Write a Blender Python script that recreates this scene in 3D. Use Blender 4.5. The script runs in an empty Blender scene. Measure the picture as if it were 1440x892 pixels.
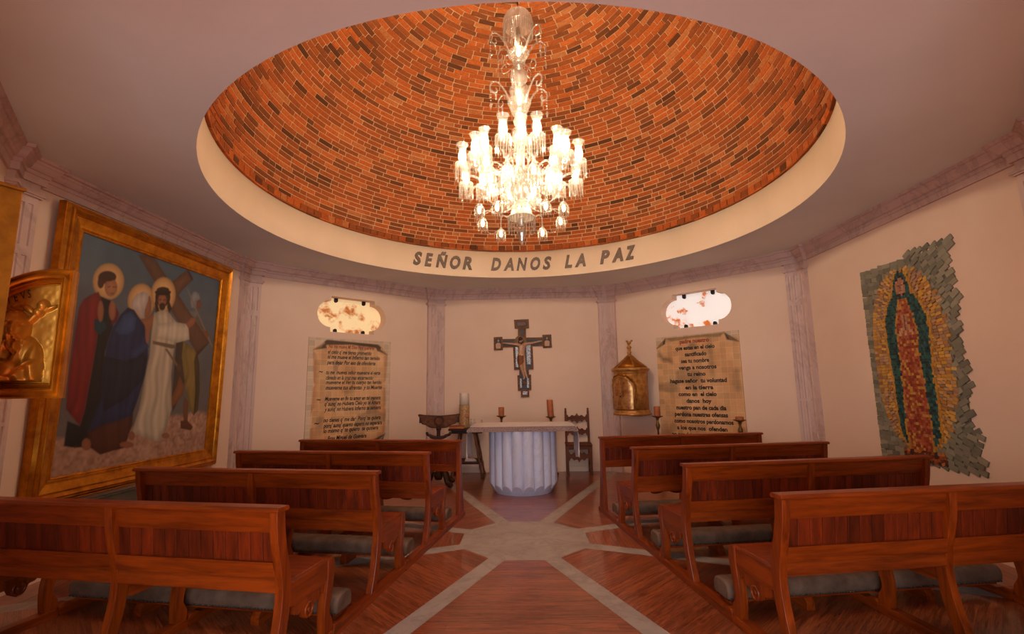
import bpy, bmesh, math, random
import numpy as np
from mathutils import Vector, Matrix
from mathutils.geometry import tessellate_polygon
random.seed(7); rng = np.random.default_rng(7)
PI = math.pi
scene = bpy.context.scene
COL = scene.collection

# ------------------------------------------------------------------ helpers
class MB:
    """collects geometry for ONE mesh object"""
    def __init__(s): s.v=[]; s.f=[]; s.m=[]; s.sm=[]
    def add(s, vs, fs, mi=0, smooth=False):
        b=len(s.v); s.v.extend([tuple(map(float,p)) for p in vs])
        for f in fs: s.f.append([b+i for i in f]); s.m.append(mi); s.sm.append(smooth)
        return s
    def box(s, x0,x1,y0,y1,z0,z1, mi=0):
        vs=[(x,y,z) for z in (z0,z1) for y in (y0,y1) for x in (x0,x1)]
        return s.add(vs,[(0,2,3,1),(4,5,7,6),(0,1,5,4),(1,3,7,5),(3,2,6,7),(2,0,4,6)],mi)
    def hexa(s, lo, hi, mi=0):
        """lo, hi: 4 points each, counter-clockwise from above"""
        return s.add(list(lo)+list(hi),[(3,2,1,0),(4,5,6,7),(0,1,5,4),(1,2,6,5),(2,3,7,6),(3,0,4,7)],mi)
    def prism(s, prof, a0, a1, axis='x', mi=0, smooth=False):
        """polygon prof of (p,q) extruded along axis: x -> (y,z), y -> (x,z), z -> (x,y)"""
        def mk(p,q,a): return {'x':(a,p,q),'y':(p,a,q),'z':(p,q,a)}[axis]
        n=len(prof); b=len(s.v)
        s.v.extend([mk(p,q,a0) for p,q in prof]+[mk(p,q,a1) for p,q in prof])
        for i in range(n):
            j=(i+1)%n; s.f.append([b+i,b+j,b+n+j,b+n+i]); s.m.append(mi); s.sm.append(smooth)
        tri=tessellate_polygon([[Vector((p,q,0)) for p,q in prof]])
        for t in tri:
            s.f.append([b+i for i in t][::-1]); s.m.append(mi); s.sm.append(False)
            s.f.append([b+n+i for i in t]); s.m.append(mi); s.sm.append(False)
        return s
    def lathe(s, prof, n=24, c=(0,0,0), mi=0, smooth=True, caps=True, lobes=None):
        b=len(s.v); k=len(prof)
        for r,z in prof:
            for i in range(n):
                t=2*PI*i/n; rr=r*(1 if lobes is None else lobes(t))
                s.v.append((c[0]+rr*math.cos(t),c[1]+rr*math.sin(t),c[2]+z))
        for j in range(k-1):
            for i in range(n):
                i2=(i+1)%n; s.f.append([b+j*n+i,b+j*n+i2,b+(j+1)*n+i2,b+(j+1)*n+i]); s.m.append(mi); s.sm.append(smooth)
        if caps:
            if prof[0][0]>1e-4: s.f.append([b+i for i in range(n)][::-1]); s.m.append(mi); s.sm.append(False)
            if prof[-1][0]>1e-4: s.f.append([b+(k-1)*n+i for i in range(n)]); s.m.append(mi); s.sm.append(False)
        return s
    def tube(s, path, rad, n=8, mi=0, smooth=True, caps=True, sx=1.0):
        P=[Vector(p) for p in path]; k=len(P); b=len(s.v)
        rads=rad if isinstance(rad,(list,tuple)) else [rad]*k
        up=Vector((0,0,1)); prev=None
        for i in range(k):
            t=(P[min(i+1,k-1)]-P[max(i-1,0)]).normalized()
            if prev is None:
                a=t.cross(up)
                if a.length<1e-3: a=t.cross(Vector((1,0,0)))
                a.normalize()
            else:
                a=prev-t*prev.dot(t); a.normalize()
            prev=a; c=t.cross(a)
            for j in range(n):
                q=2*PI*j/n; s.v.append(tuple(P[i]+(a*math.cos(q)*sx+c*math.sin(q))*rads[i]))
        for i in range(k-1):
            for j in range(n):
                j2=(j+1)%n; s.f.append([b+i*n+j,b+(i+1)*n+j,b+(i+1)*n+j2,b+i*n+j2][::-1]); s.m.append(mi); s.sm.append(smooth)
        if caps:
            s.f.append([b+j for j in range(n)][::-1]); s.m.append(mi); s.sm.append(False)
            s.f.append([b+(k-1)*n+j for j in range(n)]); s.m.append(mi); s.sm.append(False)
        return s
    def ball(s, c, r, n=10, m=7, mi=0):
        rx,ry,rz = r if isinstance(r,(tuple,list)) else (r,r,r)
        b=len(s.v)
        for j in range(m+1):
            p=-PI/2+PI*j/m
            for i in range(n):
                t=2*PI*i/n; s.v.append((c[0]+rx*math.cos(p)*math.cos(t),c[1]+ry*math.cos(p)*math.sin(t),c[2]+rz*math.sin(p)))
        for j in range(m):
            for i in range(n):
                i2=(i+1)%n; s.f.append([b+j*n+i,b+j*n+i2,b+(j+1)*n+i2,b+(j+1)*n+i]); s.m.append(mi); s.sm.append(True)
        return s
    def sweep(s, path, prof, to3, closed_prof=False, mi=0, closed=True, cap=False):
        """closed 2-D path (counter-clockwise), prof = [(inward offset, height)], to3(p2, h) -> point"""
        n=len(path); P=[Vector(p) for p in path]; M=[]
        for i in range(n):
            d0=(P[i]-P[i-1]).normalized(); d1=(P[(i+1)%n]-P[i]).normalized()
            n0=Vector((-d0.y,d0.x)); n1=Vector((-d1.y,d1.x)); m=(n0+n1); m/= max(m.length_squared/2,.25); M.append(m)
        b=len(s.v); k=len(prof)
        for o,h in prof:
            for i in range(n): s.v.append(tuple(to3(P[i]+M[i]*o,h)))
        for j in range(k if closed_prof else k-1):
            j2=(j+1)%k
            for i in range(n):
                i2=(i+1)%n; s.f.append([b+j*n+i,b+j*n+i2,b+j2*n+i2,b+j2*n+i]); s.m.append(mi); s.sm.append(False)
        return s
    def obj(s, name, mats, parent=None, bevel=0, sub=0, loc=None, recalc=True, matrix=None):
        me=bpy.data.meshes.new(name); me.from_pydata(s.v,[],s.f)
        mats=mats if isinstance(mats,(list,tuple)) else [mats]
        for m in mats: me.materials.append(m)
        me.polygons.foreach_set('material_index',s.m); me.polygons.foreach_set('use_smooth',s.sm)
        if recalc:
            bm=bmesh.new(); bm.from_mesh(me); bmesh.ops.remove_doubles(bm,verts=bm.verts,dist=1e-6)
            bmesh.ops.recalc_face_normals(bm,faces=bm.faces); bm.to_mesh(me); bm.free()
        me.update()
        o=bpy.data.objects.new(name,me); COL.objects.link(o)
        if parent: o.parent=parent
        if loc: o.location=loc
        if matrix is not None: o.matrix_world=matrix
        if bevel:
            m=o.modifiers.new('bevel','BEVEL'); m.width=bevel; m.segments=2; m.limit_method='ANGLE'; m.angle_limit=math.radians(35)
        if sub:
            m=o.modifiers.new('sub','SUBSURF'); m.levels=sub; m.render_levels=sub
        return o

def tag(o,label=None,cat=None,group=None,kind=None):
    for k,v in (('label',label),('category',cat),('group',group),('kind',kind)):
        if v: o[k]=v
    return o
def thing(name,label,cat,loc=(0,0,0),rz=0,group=None):
    o=bpy.data.objects.new(name,None); COL.objects.link(o); o.location=loc; o.rotation_euler=(0,0,rz)
    o.empty_display_size=.1
    return tag(o,label,cat,group)
def rebase(o,loc,rz=0):
    """give a single-mesh thing its origin at loc (mesh was built in local coordinates)"""
    o.location=loc; o.rotation_euler=(0,0,rz); return o
def dup(root,loc,rz,label=None):
    r=root.copy(); COL.objects.link(r); r.location=loc; r.rotation_euler=(0,0,rz)
    if label: r['label']=label
    for ch in list(root.children):
        c=ch.copy(); COL.objects.link(c); c.parent=r
        for g in list(ch.children):
            d=g.copy(); COL.objects.link(d); d.parent=c
    return r
def s2l(r,g,b):
    f=lambda c:(c/255/12.92 if c/255<=.04045 else ((c/255+.055)/1.055)**2.4)
    return (f(r),f(g),f(b),1)

# ------------------------------------------------------------------ materials
class NT:
    def __init__(s,name):
        s.m=bpy.data.materials.new(name); s.m.use_nodes=True; s.t=s.m.node_tree; s.b=s.t.nodes['Principled BSDF']
    def n(s,typ,**kw):
        nd=s.t.nodes.new(typ)
        for k,v in kw.items():
            if k.startswith('i_'): nd.inputs[k[2:].replace('_',' ')].default_value=v
            else: setattr(nd,k,v)
        return nd
    def l(s,a,b): s.t.links.new(a,b)
    def ramp(s,fac,stops):
        r=s.n('ShaderNodeValToRGB'); e=r.color_ramp.elements
        while len(e)<len(stops): e.new(.5)
        for q,(p,c) in zip(e,stops): q.position=p; q.color=c
        s.l(fac,r.inputs[0]); return r.outputs[0]
    def coords(s,kind='Object',scale=(1,1,1),rot=(0,0,0)):
        tc=s.n('ShaderNodeTexCoord'); mp=s.n('ShaderNodeMapping'); mp.inputs['Scale'].default_value=scale; mp.inputs['Rotation'].default_value=rot
        s.l(tc.outputs[kind],mp.inputs['Vector']); return mp.outputs[0]
    def noise(s,vec,scale,detail=4,rough=.55,dist=0):
        nd=s.n('ShaderNodeTexNoise'); nd.inputs['Scale'].default_value=scale; nd.inputs['Detail'].default_value=detail
        nd.inputs['Roughness'].default_value=rough; nd.inputs['Distortion'].default_value=dist
        if vec: s.l(vec,nd.inputs['Vector'])
        return nd.outputs['Fac']
    def mix(s,fac,a,b,mode='MIX'):
        nd=s.n('ShaderNodeMix',data_type='RGBA',blend_type=mode)
        for i,x in ((0,fac),(6,a),(7,b)):
            if isinstance(x,(int,float)): nd.inputs[i].default_value=x
            elif isinstance(x,tuple): nd.inputs[i].default_value=x
            else: s.l(x,nd.inputs[i])
        return nd.outputs[2]
    def bump(s,h,st=.2,dist=.01):
        nd=s.n('ShaderNodeBump'); nd.inputs['Strength'].default_value=st; nd.inputs['Distance'].default_value=dist
        s.l(h,nd.inputs['Height']); s.l(nd.outputs[0],s.b.inputs['Normal'])
    def set(s,**kw):
        for k,v in kw.items():
            i=s.b.inputs[k.replace('_',' ')]
            if hasattr(v,'is_linked') or hasattr(v,'links'): s.l(v,i)
            else: i.default_value=v
        return s.m

def plain(name,c1,c2,rough=.5,metal=0,scale=6,bump=.1,bdist=.004,stretch=(1,1,1),spec=.5,kind='Object'):
    t=NT(name); v=t.coords(kind,stretch); f=t.noise(v,scale)
    t.set(Base_Color=t.ramp(f,[(.3,c1),(.7,c2)]),Roughness=rough,Metallic=metal); t.b.inputs['Specular IOR Level'].default_value=spec
    if bump: t.bump(t.noise(v,scale*6),bump,bdist)
    return t.m
def wood(name,axis,dark,light,rough=.38,island=0.0,coat=.08,spec=.3):
    sc={'x':(1.2,14,14),'y':(14,1.2,14),'z':(14,14,1.2)}[axis]
    t=NT(name); tc=t.n('ShaderNodeTexCoord'); oi=t.n('ShaderNodeObjectInfo')
    ad=t.n('ShaderNodeVectorMath',operation='ADD'); t.l(tc.outputs['Object'],ad.inputs[0]); 
    cm=t.n('ShaderNodeVectorMath',operation='SCALE'); cm.inputs[0].default_value=(3,5,7); t.l(oi.outputs['Random'],cm.inputs['Scale']); t.l(cm.outputs[0],ad.inputs[1])
    mp=t.n('ShaderNodeMapping'); mp.inputs['Scale'].default_value=sc; t.l(ad.outputs[0],mp.inputs[0])
    f=t.noise(mp.outputs[0],1.6,6,.6,.6); f2=t.noise(mp.outputs[0],7,3,.6)
    mx=t.n('ShaderNodeMath',operation='MULTIPLY_ADD'); t.l(f2,mx.inputs[0]); mx.inputs[1].default_value=.35; t.l(f,mx.inputs[2])
    col=t.ramp(mx.outputs[0],[(.4,dark),(.85,light)])
    if island:
        g=t.n('ShaderNodeNewGeometry'); mr=t.n('ShaderNodeMapRange'); mr.inputs[3].default_value=1-island; mr.inputs[4].default_value=1+island*.6
        t.l(g.outputs['Random Per Island'],mr.inputs[0]); hs=t.n('ShaderNodeHueSaturation'); t.l(mr.outputs[0],hs.inputs['Value']); t.l(col,hs.inputs['Color']); col=hs.outputs[0]
    t.set(Base_Color=col,Roughness=rough); t.b.inputs['Coat Weight'].default_value=coat; t.b.inputs['Coat Roughness'].default_value=.2; t.b.inputs['Specular IOR Level'].default_value=spec
    t.bump(f2,.06,.002); return t.m
def attr_mat(name,rough=.5,spec=.4,noise=.12,scale=40,bump=.15,grid=None,island=0.0):
    """colour of the thing stored on its mesh (a painted picture, glazed tiles, tesserae)"""
    t=NT(name); a=t.n('ShaderNodeAttribute',attribute_name='Col'); v=t.coords('Object')
    f=t.noise(v,scale); mr=t.n('ShaderNodeMapRange'); mr.inputs[3].default_value=1-noise; mr.inputs[4].default_value=1+noise; t.l(f,mr.inputs[0])
    hs=t.n('ShaderNodeHueSaturation'); t.l(a.outputs['Color'],hs.inputs['Color']); t.l(mr.outputs[0],hs.inputs['Value']); col=hs.outputs[0]
    if island:
        g=t.n('ShaderNodeNewGeometry'); m2=t.n('ShaderNodeMapRange'); m2.inputs[3].default_value=1-island; m2.inputs[4].default_value=1+island
        t.l(g.outputs['Random Per Island'],m2.inputs[0]); h2=t.n('ShaderNodeHueSaturation'); t.l(m2.outputs[0],h2.inputs['Value']); t.l(col,h2.inputs['Color']); col=h2.outputs[0]
    if grid:
        br=t.n('ShaderNodeTexBrick',offset=0.0); br.inputs['Scale'].default_value=1; br.inputs['Brick Width'].default_value=grid; br.inputs['Row Height'].default_value=grid
        br.inputs['Mortar Size'].default_value=.0022; br.inputs['Color1'].default_value=(.9,.9,.9,1); br.inputs['Color2'].default_value=(1.08,1.08,1.08,1); br.inputs['Mortar'].default_value=(1.35,1.3,1.2,1)
        mp=t.coords('Object',rot=(PI/2,0,0)); t.l(mp,br.inputs['Vector']); col=t.mix(1.0,col,br.outputs['Color'],'MULTIPLY')
    t.set(Base_Color=col,Roughness=rough); t.b.inputs['Specular IOR Level'].default_value=spec
    if bump: t.bump(f,bump,.003)
    return t.m

M={}
M['wall']=plain('plaster_cream',s2l(224,192,166),s2l(230,200,174),.9,0,1.3,.12,.004,spec=.1)
M['ceil']=plain('plaster_ceiling',s2l(214,210,202),s2l(222,218,210),.85,0,1.1,.15,.004,spec=.1)
M['band']=plain('plaster_band',s2l(224,200,166),s2l(230,206,172),.85,0,2.0,.1,.003,stretch=(1,1,.3),spec=.1)
def stone(name,a,b,c,scale=2.2):
    t=NT(name); v=t.coords('Object',(1,1,.45)); f=t.noise(v,scale,8,.62,1.2); f2=t.noise(v,scale*.6,6,.7,2.5)
    col=t.ramp(f,[(.3,a),(.6,b),(.8,a)]); vein=t.ramp(f2,[(.5,(0,0,0,1)),(.56,(1,1,1,1)),(.62,(0,0,0,1))])
    mm=t.n('ShaderNodeMath',operation='MULTIPLY'); t.l(vein,mm.inputs[0]); mm.inputs[1].default_value=.35
    t.set(Base_Color=t.mix(mm.outputs[0],col,c),Roughness=.6); t.bump(t.noise(v,40),.1,.003); return t.m
M['quarry']=stone('pink_quarry_stone',s2l(198,166,152),s2l(208,178,164),s2l(140,110,102))
M['strip']=stone('grey_floor_stone',s2l(150,132,120),s2l(166,148,134),s2l(120,104,94),3)
M['altar']=stone('white_limestone',s2l(204,206,224),s2l(214,217,234),s2l(184,180,184),3)
t=NT('rough_stone_edge'); v=t.coords('Object',(1,1,2)); f=t.noise(v,70,3,.7)
M['mensa']=t.set(Base_Color=t.ramp(f,[(.35,s2l(88,66,58)),(.55,s2l(160,130,118)),(.7,s2l(196,170,156))]),Roughness=.8); t.bump(f,.6,.01)
M['slab']=stone('green_grey_slab',s2l(84,80,68),s2l(100,94,80),s2l(60,56,50),2)
WD,WL=s2l(80,25,3),s2l(150,60,7)
for ax in 'xyz': M['wood_'+ax]=wood('mahogany_'+ax,ax,WD,WL)
M['slat']=wood('mahogany_slats','z',s2l(60,17,3),s2l(122,40,7),.42,.45)
M['dark_x']=wood('dark_walnut_x','x',s2l(34,18,12),s2l(72,40,24),.5,0,0,.2)
M['dark_z']=wood('dark_walnut_z','z',s2l(34,18,12),s2l(74,42,26),.5,0,0,.2)
M['chairw']=wood('chestnut_chair','x',s2l(62,30,14),s2l(120,66,34),.55,0,0,.2)
M['chairz']=wood('chestnut_chair_upright','z',s2l(62,30,14),s2l(120,66,34),.55,0,0,.2)
M['bamboo']=wood('bamboo','z',s2l(62,36,20),s2l(116,72,42),.5,0,0,.25)
M['leather']=plain('tooled_leather',s2l(60,32,18),s2l(112,66,36),.6,0,22,.5,.004,spec=.2)
M['pad']=plain('suede_cushion',s2l(88,64,47),s2l(118,91,72),.85,0,9,.3,.003,spec=.2)
M['nail']=plain('dark_nail',s2l(60,58,58),s2l(90,88,86),.35,.9,30,0)
def gold(name,a,b,rough,scale=9,metal=.8):
    t=NT(name); v=t.coords('Object'); f=t.noise(v,scale,5,.6); f2=t.noise(v,scale*7,3)
    t.set(Base_Color=t.ramp(f,[(.3,a),(.65,b)]),Roughness=rough,Metallic=metal); t.bump(f2,.12,.003); return t.m
M['gilt']=gold('gilt_frame',s2l(154,86,10),s2l(210,136,30),.38)
M['giltd']=gold('gilt_dull',s2l(128,74,12),s2l(178,112,28),.5)
M['gold']=gold('polished_gold',s2l(180,114,30),s2l(222,156,54),.36,5,.6)
M['aged']=gold('aged_gilding',s2l(146,92,36),s2l(204,146,74),.42,14,.45)
M['brass']=gold('old_brass',s2l(74,54,28),s2l(130,98,52),.42)
M['iron']=plain('black_iron',s2l(20,18,18),s2l(34,32,30),.6,.3,20,.2)
M['wax']=plain('orange_wax',s2l(158,82,34),s2l(188,106,50),.5,0,12,.1)
M['cloth']=plain('white_linen',s2l(222,212,206),s2l(232,222,216),.9,0,30,.2,.002,spec=.1)
M['text']=plain('black_ink',s2l(26,22,20),s2l(40,34,30),.5,0,40,0)
M['redtext']=plain('red_ink',s2l(140,52,28),s2l(160,66,36),.5,0,40,0)
M['letter']=plain('grey_bronze_letters',s2l(96,80,66),s2l(128,108,88),.6,.2,60,.5,.004)
M['mortar']=plain('mortar',s2l(196,156,112),s2l(210,172,128),.95,0,20,.3,.004,spec=.1)
t=NT('dome_brick'); g=t.n('ShaderNodeNewGeometry'); v=t.coords('Object')
col=t.ramp(g.outputs['Random Per Island'],[(0,s2l(90,50,24)),(.10,s2l(126,68,32)),(.4,s2l(160,82,34)),(.7,s2l(178,88,34)),(.9,s2l(200,102,40)),(1,s2l(186,116,64))])
f=t.noise(v,38,4,.6); wh=t.noise(v,.75,5,.65); whm=t.ramp(wh,[(.63,(0,0,0,1)),(.74,(.55,.55,.55,1))])
col=t.mix(t.ramp(f,[(.35,(.35,.35,.35,1)),(.6,(0,0,0,1))]),col,s2l(88,50,24)); col=t.mix(whm,col,s2l(206,160,124))
M['brick']=t.set(Base_Color=col,Roughness=.85); t.b.inputs['Specular IOR Level'].default_value=.2; t.bump(f,.3,.006)
# floor boards (UV in metres: u along the board)
t=NT('oak_floor'); uv=t.coords('UV')
br=t.n('ShaderNodeTexBrick',offset=.37); br.inputs['Scale'].default_value=1; br.inputs['Brick Width'].default_value=1.1; br.inputs['Row Height'].default_value=.085; br.inputs['Mortar Size'].default_value=.0009; br.inputs['Mortar Smooth'].default_value=.3
br.inputs['Color1'].default_value=(.78,.78,.78,1); br.inputs['Color2'].default_value=(1.16,1.16,1.16,1); br.inputs['Mortar'].default_value=(.45,.45,.45,1); t.l(uv,br.inputs['Vector'])
mp=t.coords('UV',(1.6,26,1)); f=t.noise(mp,1.5,6,.62,1.4); f2=t.noise(mp,9,3,.6)
col=t.ramp(f,[(.40,s2l(80,33,14)),(.5,s2l(142,69,35)),(.62,s2l(176,94,52))]); col=t.mix(.45,col,t.ramp(f2,[(.35,s2l(92,42,20)),(.6,s2l(168,88,48))]))
M['floor']=t.set(Base_Color=t.mix(1.0,col,br.outputs['Color'],'MULTIPLY'),Roughness=.28); t.b.inputs['Coat Weight'].default_value=.35; t.b.inputs['Coat Roughness'].default_value=.1
t.bump(f2,.05,.002)
# alabaster panes lit by the day behind them
def alab(name,base,spot,strength,scale,lo,hi):
    t=NT(name); v=t.coords('Object'); f=t.noise(v,scale,6,.65,.5); f2=t.noise(v,scale*.45,4,.6)
    mm=t.n('ShaderNodeMath',operation='MULTIPLY'); t.l(f,mm.inputs[0]); t.l(t.ramp(f2,[(.4,(.5,.5,.5,1)),(.6,(1.0,1.0,1.0,1))]),mm.inputs[1])
    col=t.mix(t.ramp(mm.outputs[0],[(lo,(0,0,0,1)),(hi,(1,1,1,1))]),base,spot)
    t.set(Base_Color=col,Roughness=.3,Emission_Color=col,Emission_Strength=strength); return t.m
M['alabL']=alab('alabaster_amber',s2l(246,218,166),s2l(184,104,40),.38,9,.36,.60)
M['alabR']=alab('alabaster_white',s2l(246,244,240),s2l(206,110,44),.40,6,.46,.60)
# crystal: clear glass pieces kept light by mixing clear, mirror and milky parts
def crystal(name,clear,gloss,tint,rough):
    t=NT(name); nt=t.t; nt.nodes.remove(t.b); out=[n for n in nt.nodes if n.type=='OUTPUT_MATERIAL'][0]
    tr=t.n('ShaderNodeBsdfTransparent'); gl=t.n('ShaderNodeBsdfGlossy'); gl.inputs['Roughness'].default_value=rough; gl.inputs['Color'].default_value=tint
    tl=t.n('ShaderNodeBsdfTranslucent'); tl.inputs['Color'].default_value=tint; df=t.n('ShaderNodeBsdfDiffuse'); df.inputs['Color'].default_value=tint
    m0=t.n('ShaderNodeMixShader'); t.l(tl.outputs[0],m0.inputs[1]); t.l(df.outputs[0],m0.inputs[2])
    m1=t.n('ShaderNodeMixShader'); m1.inputs[0].default_value=gloss; t.l(m0.outputs[0],m1.inputs[1]); t.l(gl.outputs[0],m1.inputs[2])
    m2=t.n('ShaderNodeMixShader'); m2.inputs[0].default_value=1-clear; t.l(tr.outputs[0],m2.inputs[1]); t.l(m1.outputs[0],m2.inputs[2]); t.l(m2.outputs[0],out.inputs['Surface'])
    return t.m
M['shade']=crystal('lamp_glass',.62,.4,(.8,.72,.6,1),.1)
M['crystal']=crystal('cut_crystal',.56,.55,(.66,.58,.47,1),.08)
M['frost']=crystal('frosted_crystal',.2,.35,(.78,.67,.54,1),.2)
t=NT('lit_bulb'); M['bulb']=t.set(Base_Color=(1,1,1,1),Emission_Color=(1,.80,.55,1),Emission_Strength=14)
M['glass']=crystal('clear_glass',.7,.5,(.95,.97,.97,1),.05)
M['porcel']=plain('dark_red_leather',s2l(120,26,12),s2l(150,40,16),.5,0,12,.1)
M['ochre']=plain('orange_book_edge',s2l(176,96,26),s2l(196,116,40),.7,0,30,.1)
M['flesh']=plain('painted_flesh',s2l(176,132,98),s2l(198,154,118),.5,0,20,.05)
M['hair']=plain('dark_brown_hair',s2l(34,24,18),s2l(54,38,28),.6,0,30,.2)
M['loin']=plain('rust_loincloth',s2l(104,56,22),s2l(140,82,36),.6,.2,18,.2)
M['silver']=plain('silver_leaf',s2l(60,60,60),s2l(214,214,214),.4,.3,60,.3)
M['deep']=plain('dark_painted_panel',s2l(36,26,22),s2l(56,42,34),.5,0,18,.1)
M['candle']=plain('ivory_wax',s2l(214,196,172),s2l(226,210,188),.55,0,8,.05)

# ------------------------------------------------------------------ the room: a regular octagon
YC,A=5.196,4.004; TH=PI/8; RC=A/math.cos(TH); SIDE=A*math.tan(TH)
ZC=3.42; ZCOR=3.236
def frame(ang):
    t=math.radians(ang); n=Vector((math.cos(t),math.sin(t),0)); r=Vector((n.y,-n.x,0)); return Vector((0,YC,0))+n*A,n,r
def wall_loc(ang,u,z=0,off=0):
    C,n,r=frame(ang); return tuple(C+r*u-n*off+Vector((0,0,z))), math.atan2(r.y,r.x)
FRONT={5:(-1.95,.95),6:(1.95,.95)}   # the entrance side stands a little farther out
corner=lambda k: Vector(FRONT[k]) if k in FRONT else Vector((RC*math.cos(PI/8+k*PI/4),YC+RC*math.sin(PI/8+k*PI/4)))
def quatrefoil(cx,cz,s=1.0,n=14):
    P=[]
    a,b,r=.385*s,.295*s,.222*s
    def arc(x0,a0,a1): return [(cx+x0+r*math.cos(a0+(a1-a0)*i/n),cz+r*math.sin(a0+(a1-a0)*i/n)) for i in range(n+1)]
    P+=[(cx-a,cz-b),(cx+a,cz-b)]+arc(a,-PI/2,PI/2)+[(cx+a,cz+b),(cx-a,cz+b)]+arc(-a,PI/2,3*PI/2)
    return P
names={90:'wall_back',135:'wall_back_left',45:'wall_back_right',180:'wall_left',0:'wall_right',225:'wall_front_left',315:'wall_front_right',270:'wall_front'}
WIN={135:(-.005,2.768),45:(.057,2.772)}
for ang,nm in names.items():
    C,n,r=frame(ang); rz=math.atan2(r.y,r.x); b=MB()
    ext=.2   # the wall is a slab; its ends meet the neighbours' ends
    def pl(y): return SIDE+(y*math.tan(TH))
    if ang in (225,270,315):
        k0={225:4,270:5,315:6}[ang]; p,q=corner(k0),corner(k0+1); d=(q-p); L=d.length; d.normalize(); C=Vector((p.x,p.y,0)); rz=math.atan2(-d.y,-d.x)
        if ang==270:
            for x0,x1,z0,z1 in ((-L,-L+.25,0,3.6),(-.25,0,0,3.6),(-L+.25,-.25,2.75,3.6)): b.box(x0,x1,0,.2,z0,z1)
        else: b.box(-L,0,0,.2,0,3.6)
    elif ang in WIN:
        outer=[(-SIDE,0),(SIDE,0),(SIDE,3.6),(-SIDE,3.6)]; hole=quatrefoil(*WIN[ang])
        tri=tessellate_polygon([[Vector((x,z,0)) for x,z in outer],[Vector((x,z,0)) for x,z in hole[::-1]]])
        allp=outer+hole[::-1]
        for y in (0,.22): b.add([(x,y,z) for x,z in allp],tri)
        h=hole; k=len(h); b.add([(x,0,z) for x,z in h]+[(x,.22,z) for x,z in h],[(i,(i+1)%k,k+(i+1)%k,k+i) for i in range(k)])
        o4=[(x,0,z) for x,z in outer]+[(x*1.0,.22,z) for x,z in outer]; b.add(o4,[(i,(i+1)%4,4+(i+1)%4,4+i) for i in range(4)])
    else:
        b.hexa([(-SIDE,0,0),(SIDE,0,0),(pl(.2),.2,0),(-pl(.2),.2,0)],[(-SIDE,0,3.6),(SIDE,0,3.6),(pl(.2),.2,3.6),(-pl(.2),.2,3.6)])
    o=b.obj(nm,M['wall']); tag(o,kind='structure'); o.location=C; o.rotation_euler=(0,0,rz)
# windows: alabaster sheets held by four black clips, deep in the wall
for i,(ang,m,wd) in enumerate(((135,'alabL','amber'),(45,'alabR','white'))):
    u,z=WIN[ang]; loc,rz=wall_loc(ang,u,z)
    w=MB().prism(quatrefoil(0,0,1.06),.178,.195,'y').obj('window_%d'%(i+1),M[m]); tag(w,kind='structure'); rebase(w,loc,rz)
    for x in (-.24,.26):
        for sg in (1,-1):
            P=[(x-.028,sg*.30),(x+.028,sg*.30),(x+.028,sg*.25)]+[(x+.028*math.cos(q),sg*(.25-.028*math.sin(q))) for q in np.linspace(0,PI,8)]+[(x-.028,sg*.25)]
            MB().prism(P,.14,.177,'y').obj('window_clip',M['iron'],w)
# floor: eight wedges of boards between stone strips that meet in a star
def floor():
    me=MB(); uvs=[]; hw=.078; R2=9
    # wedges: facing each wall, u runs along the wall
    polys=[]
    for k in range(8):
        t=k*PI/4; n=Vector((math.cos(t),math.sin(t))); r=Vector((-n.y,n.x))
        # strip edge at angle t+-pi/8 offset towards this wedge
        a0,a1=t-PI/8,t+PI/8
        d0=Vector((math.cos(a0),math.sin(a0))); d1=Vector((math.cos(a1),math.sin(a1)))
        n0=Vector((-d0.y,d0.x)); n1=Vector((d1.y,-d1.x))
        big=RC*1.02 if k!=6 else RC*1.6
        s0=.655 # where the wedge is cut back by the medallion
        p=[n0*hw+d0*s0,n0*hw+d0*big,n1*hw+d1*big,n1*hw+d1*s0]
        polys.append((p,n,r,0))
    for k in range(8):
        a=PI/8+k*PI/4; d=Vector((math.cos(a),math.sin(a))); nn=Vector((-d.y,d.x)); big=RC*1.02 if k not in(5,6) else RC*1.6
        polys.append(([d*.5-nn*hw,d*big-nn*hw,d*big+nn*hw,d*.5+nn*hw],d,nn,1))
    ring=[]
    for k in range(8):
        a=PI/8+k*PI/4; d=Vector((math.cos(a),math.sin(a))); nn=Vector((-d.y,d.x))
        ring+=[d*.655-nn*hw,d*.655+nn*hw]
    polys.append((ring,Vector((1,0)),Vector((0,1)),1))
    for p,n,r,mi in polys:
        dz=0 if mi==0 else .0006
        if len(p)==16: dz=.0012
        me.add([(q.x,q.y+YC,dz) for q in p],[list(range(len(p)))],mi)
        for q in p: uvs.append((q.dot(r)+10+n.x*3.7,q.dot(n)+n.y*1.3))
    o=me.obj('floor',[M['floor'],M['strip']],recalc=False)
    u=o.data.uv_layers.new(name='UVMap')
    for l in o.data.loops: u.data[l.index].uv=uvs[l.vertex_index]
    for pl in o.data.polygons:
        if pl.normal.z<0: pl.flip()
    return tag(o,kind='structure')
floor()
b=MB(); b.box(-4.6,4.6,-.6,9.5,-.12,-.01); tag(b.obj('floor_base',M['strip']),kind='structure')
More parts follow.
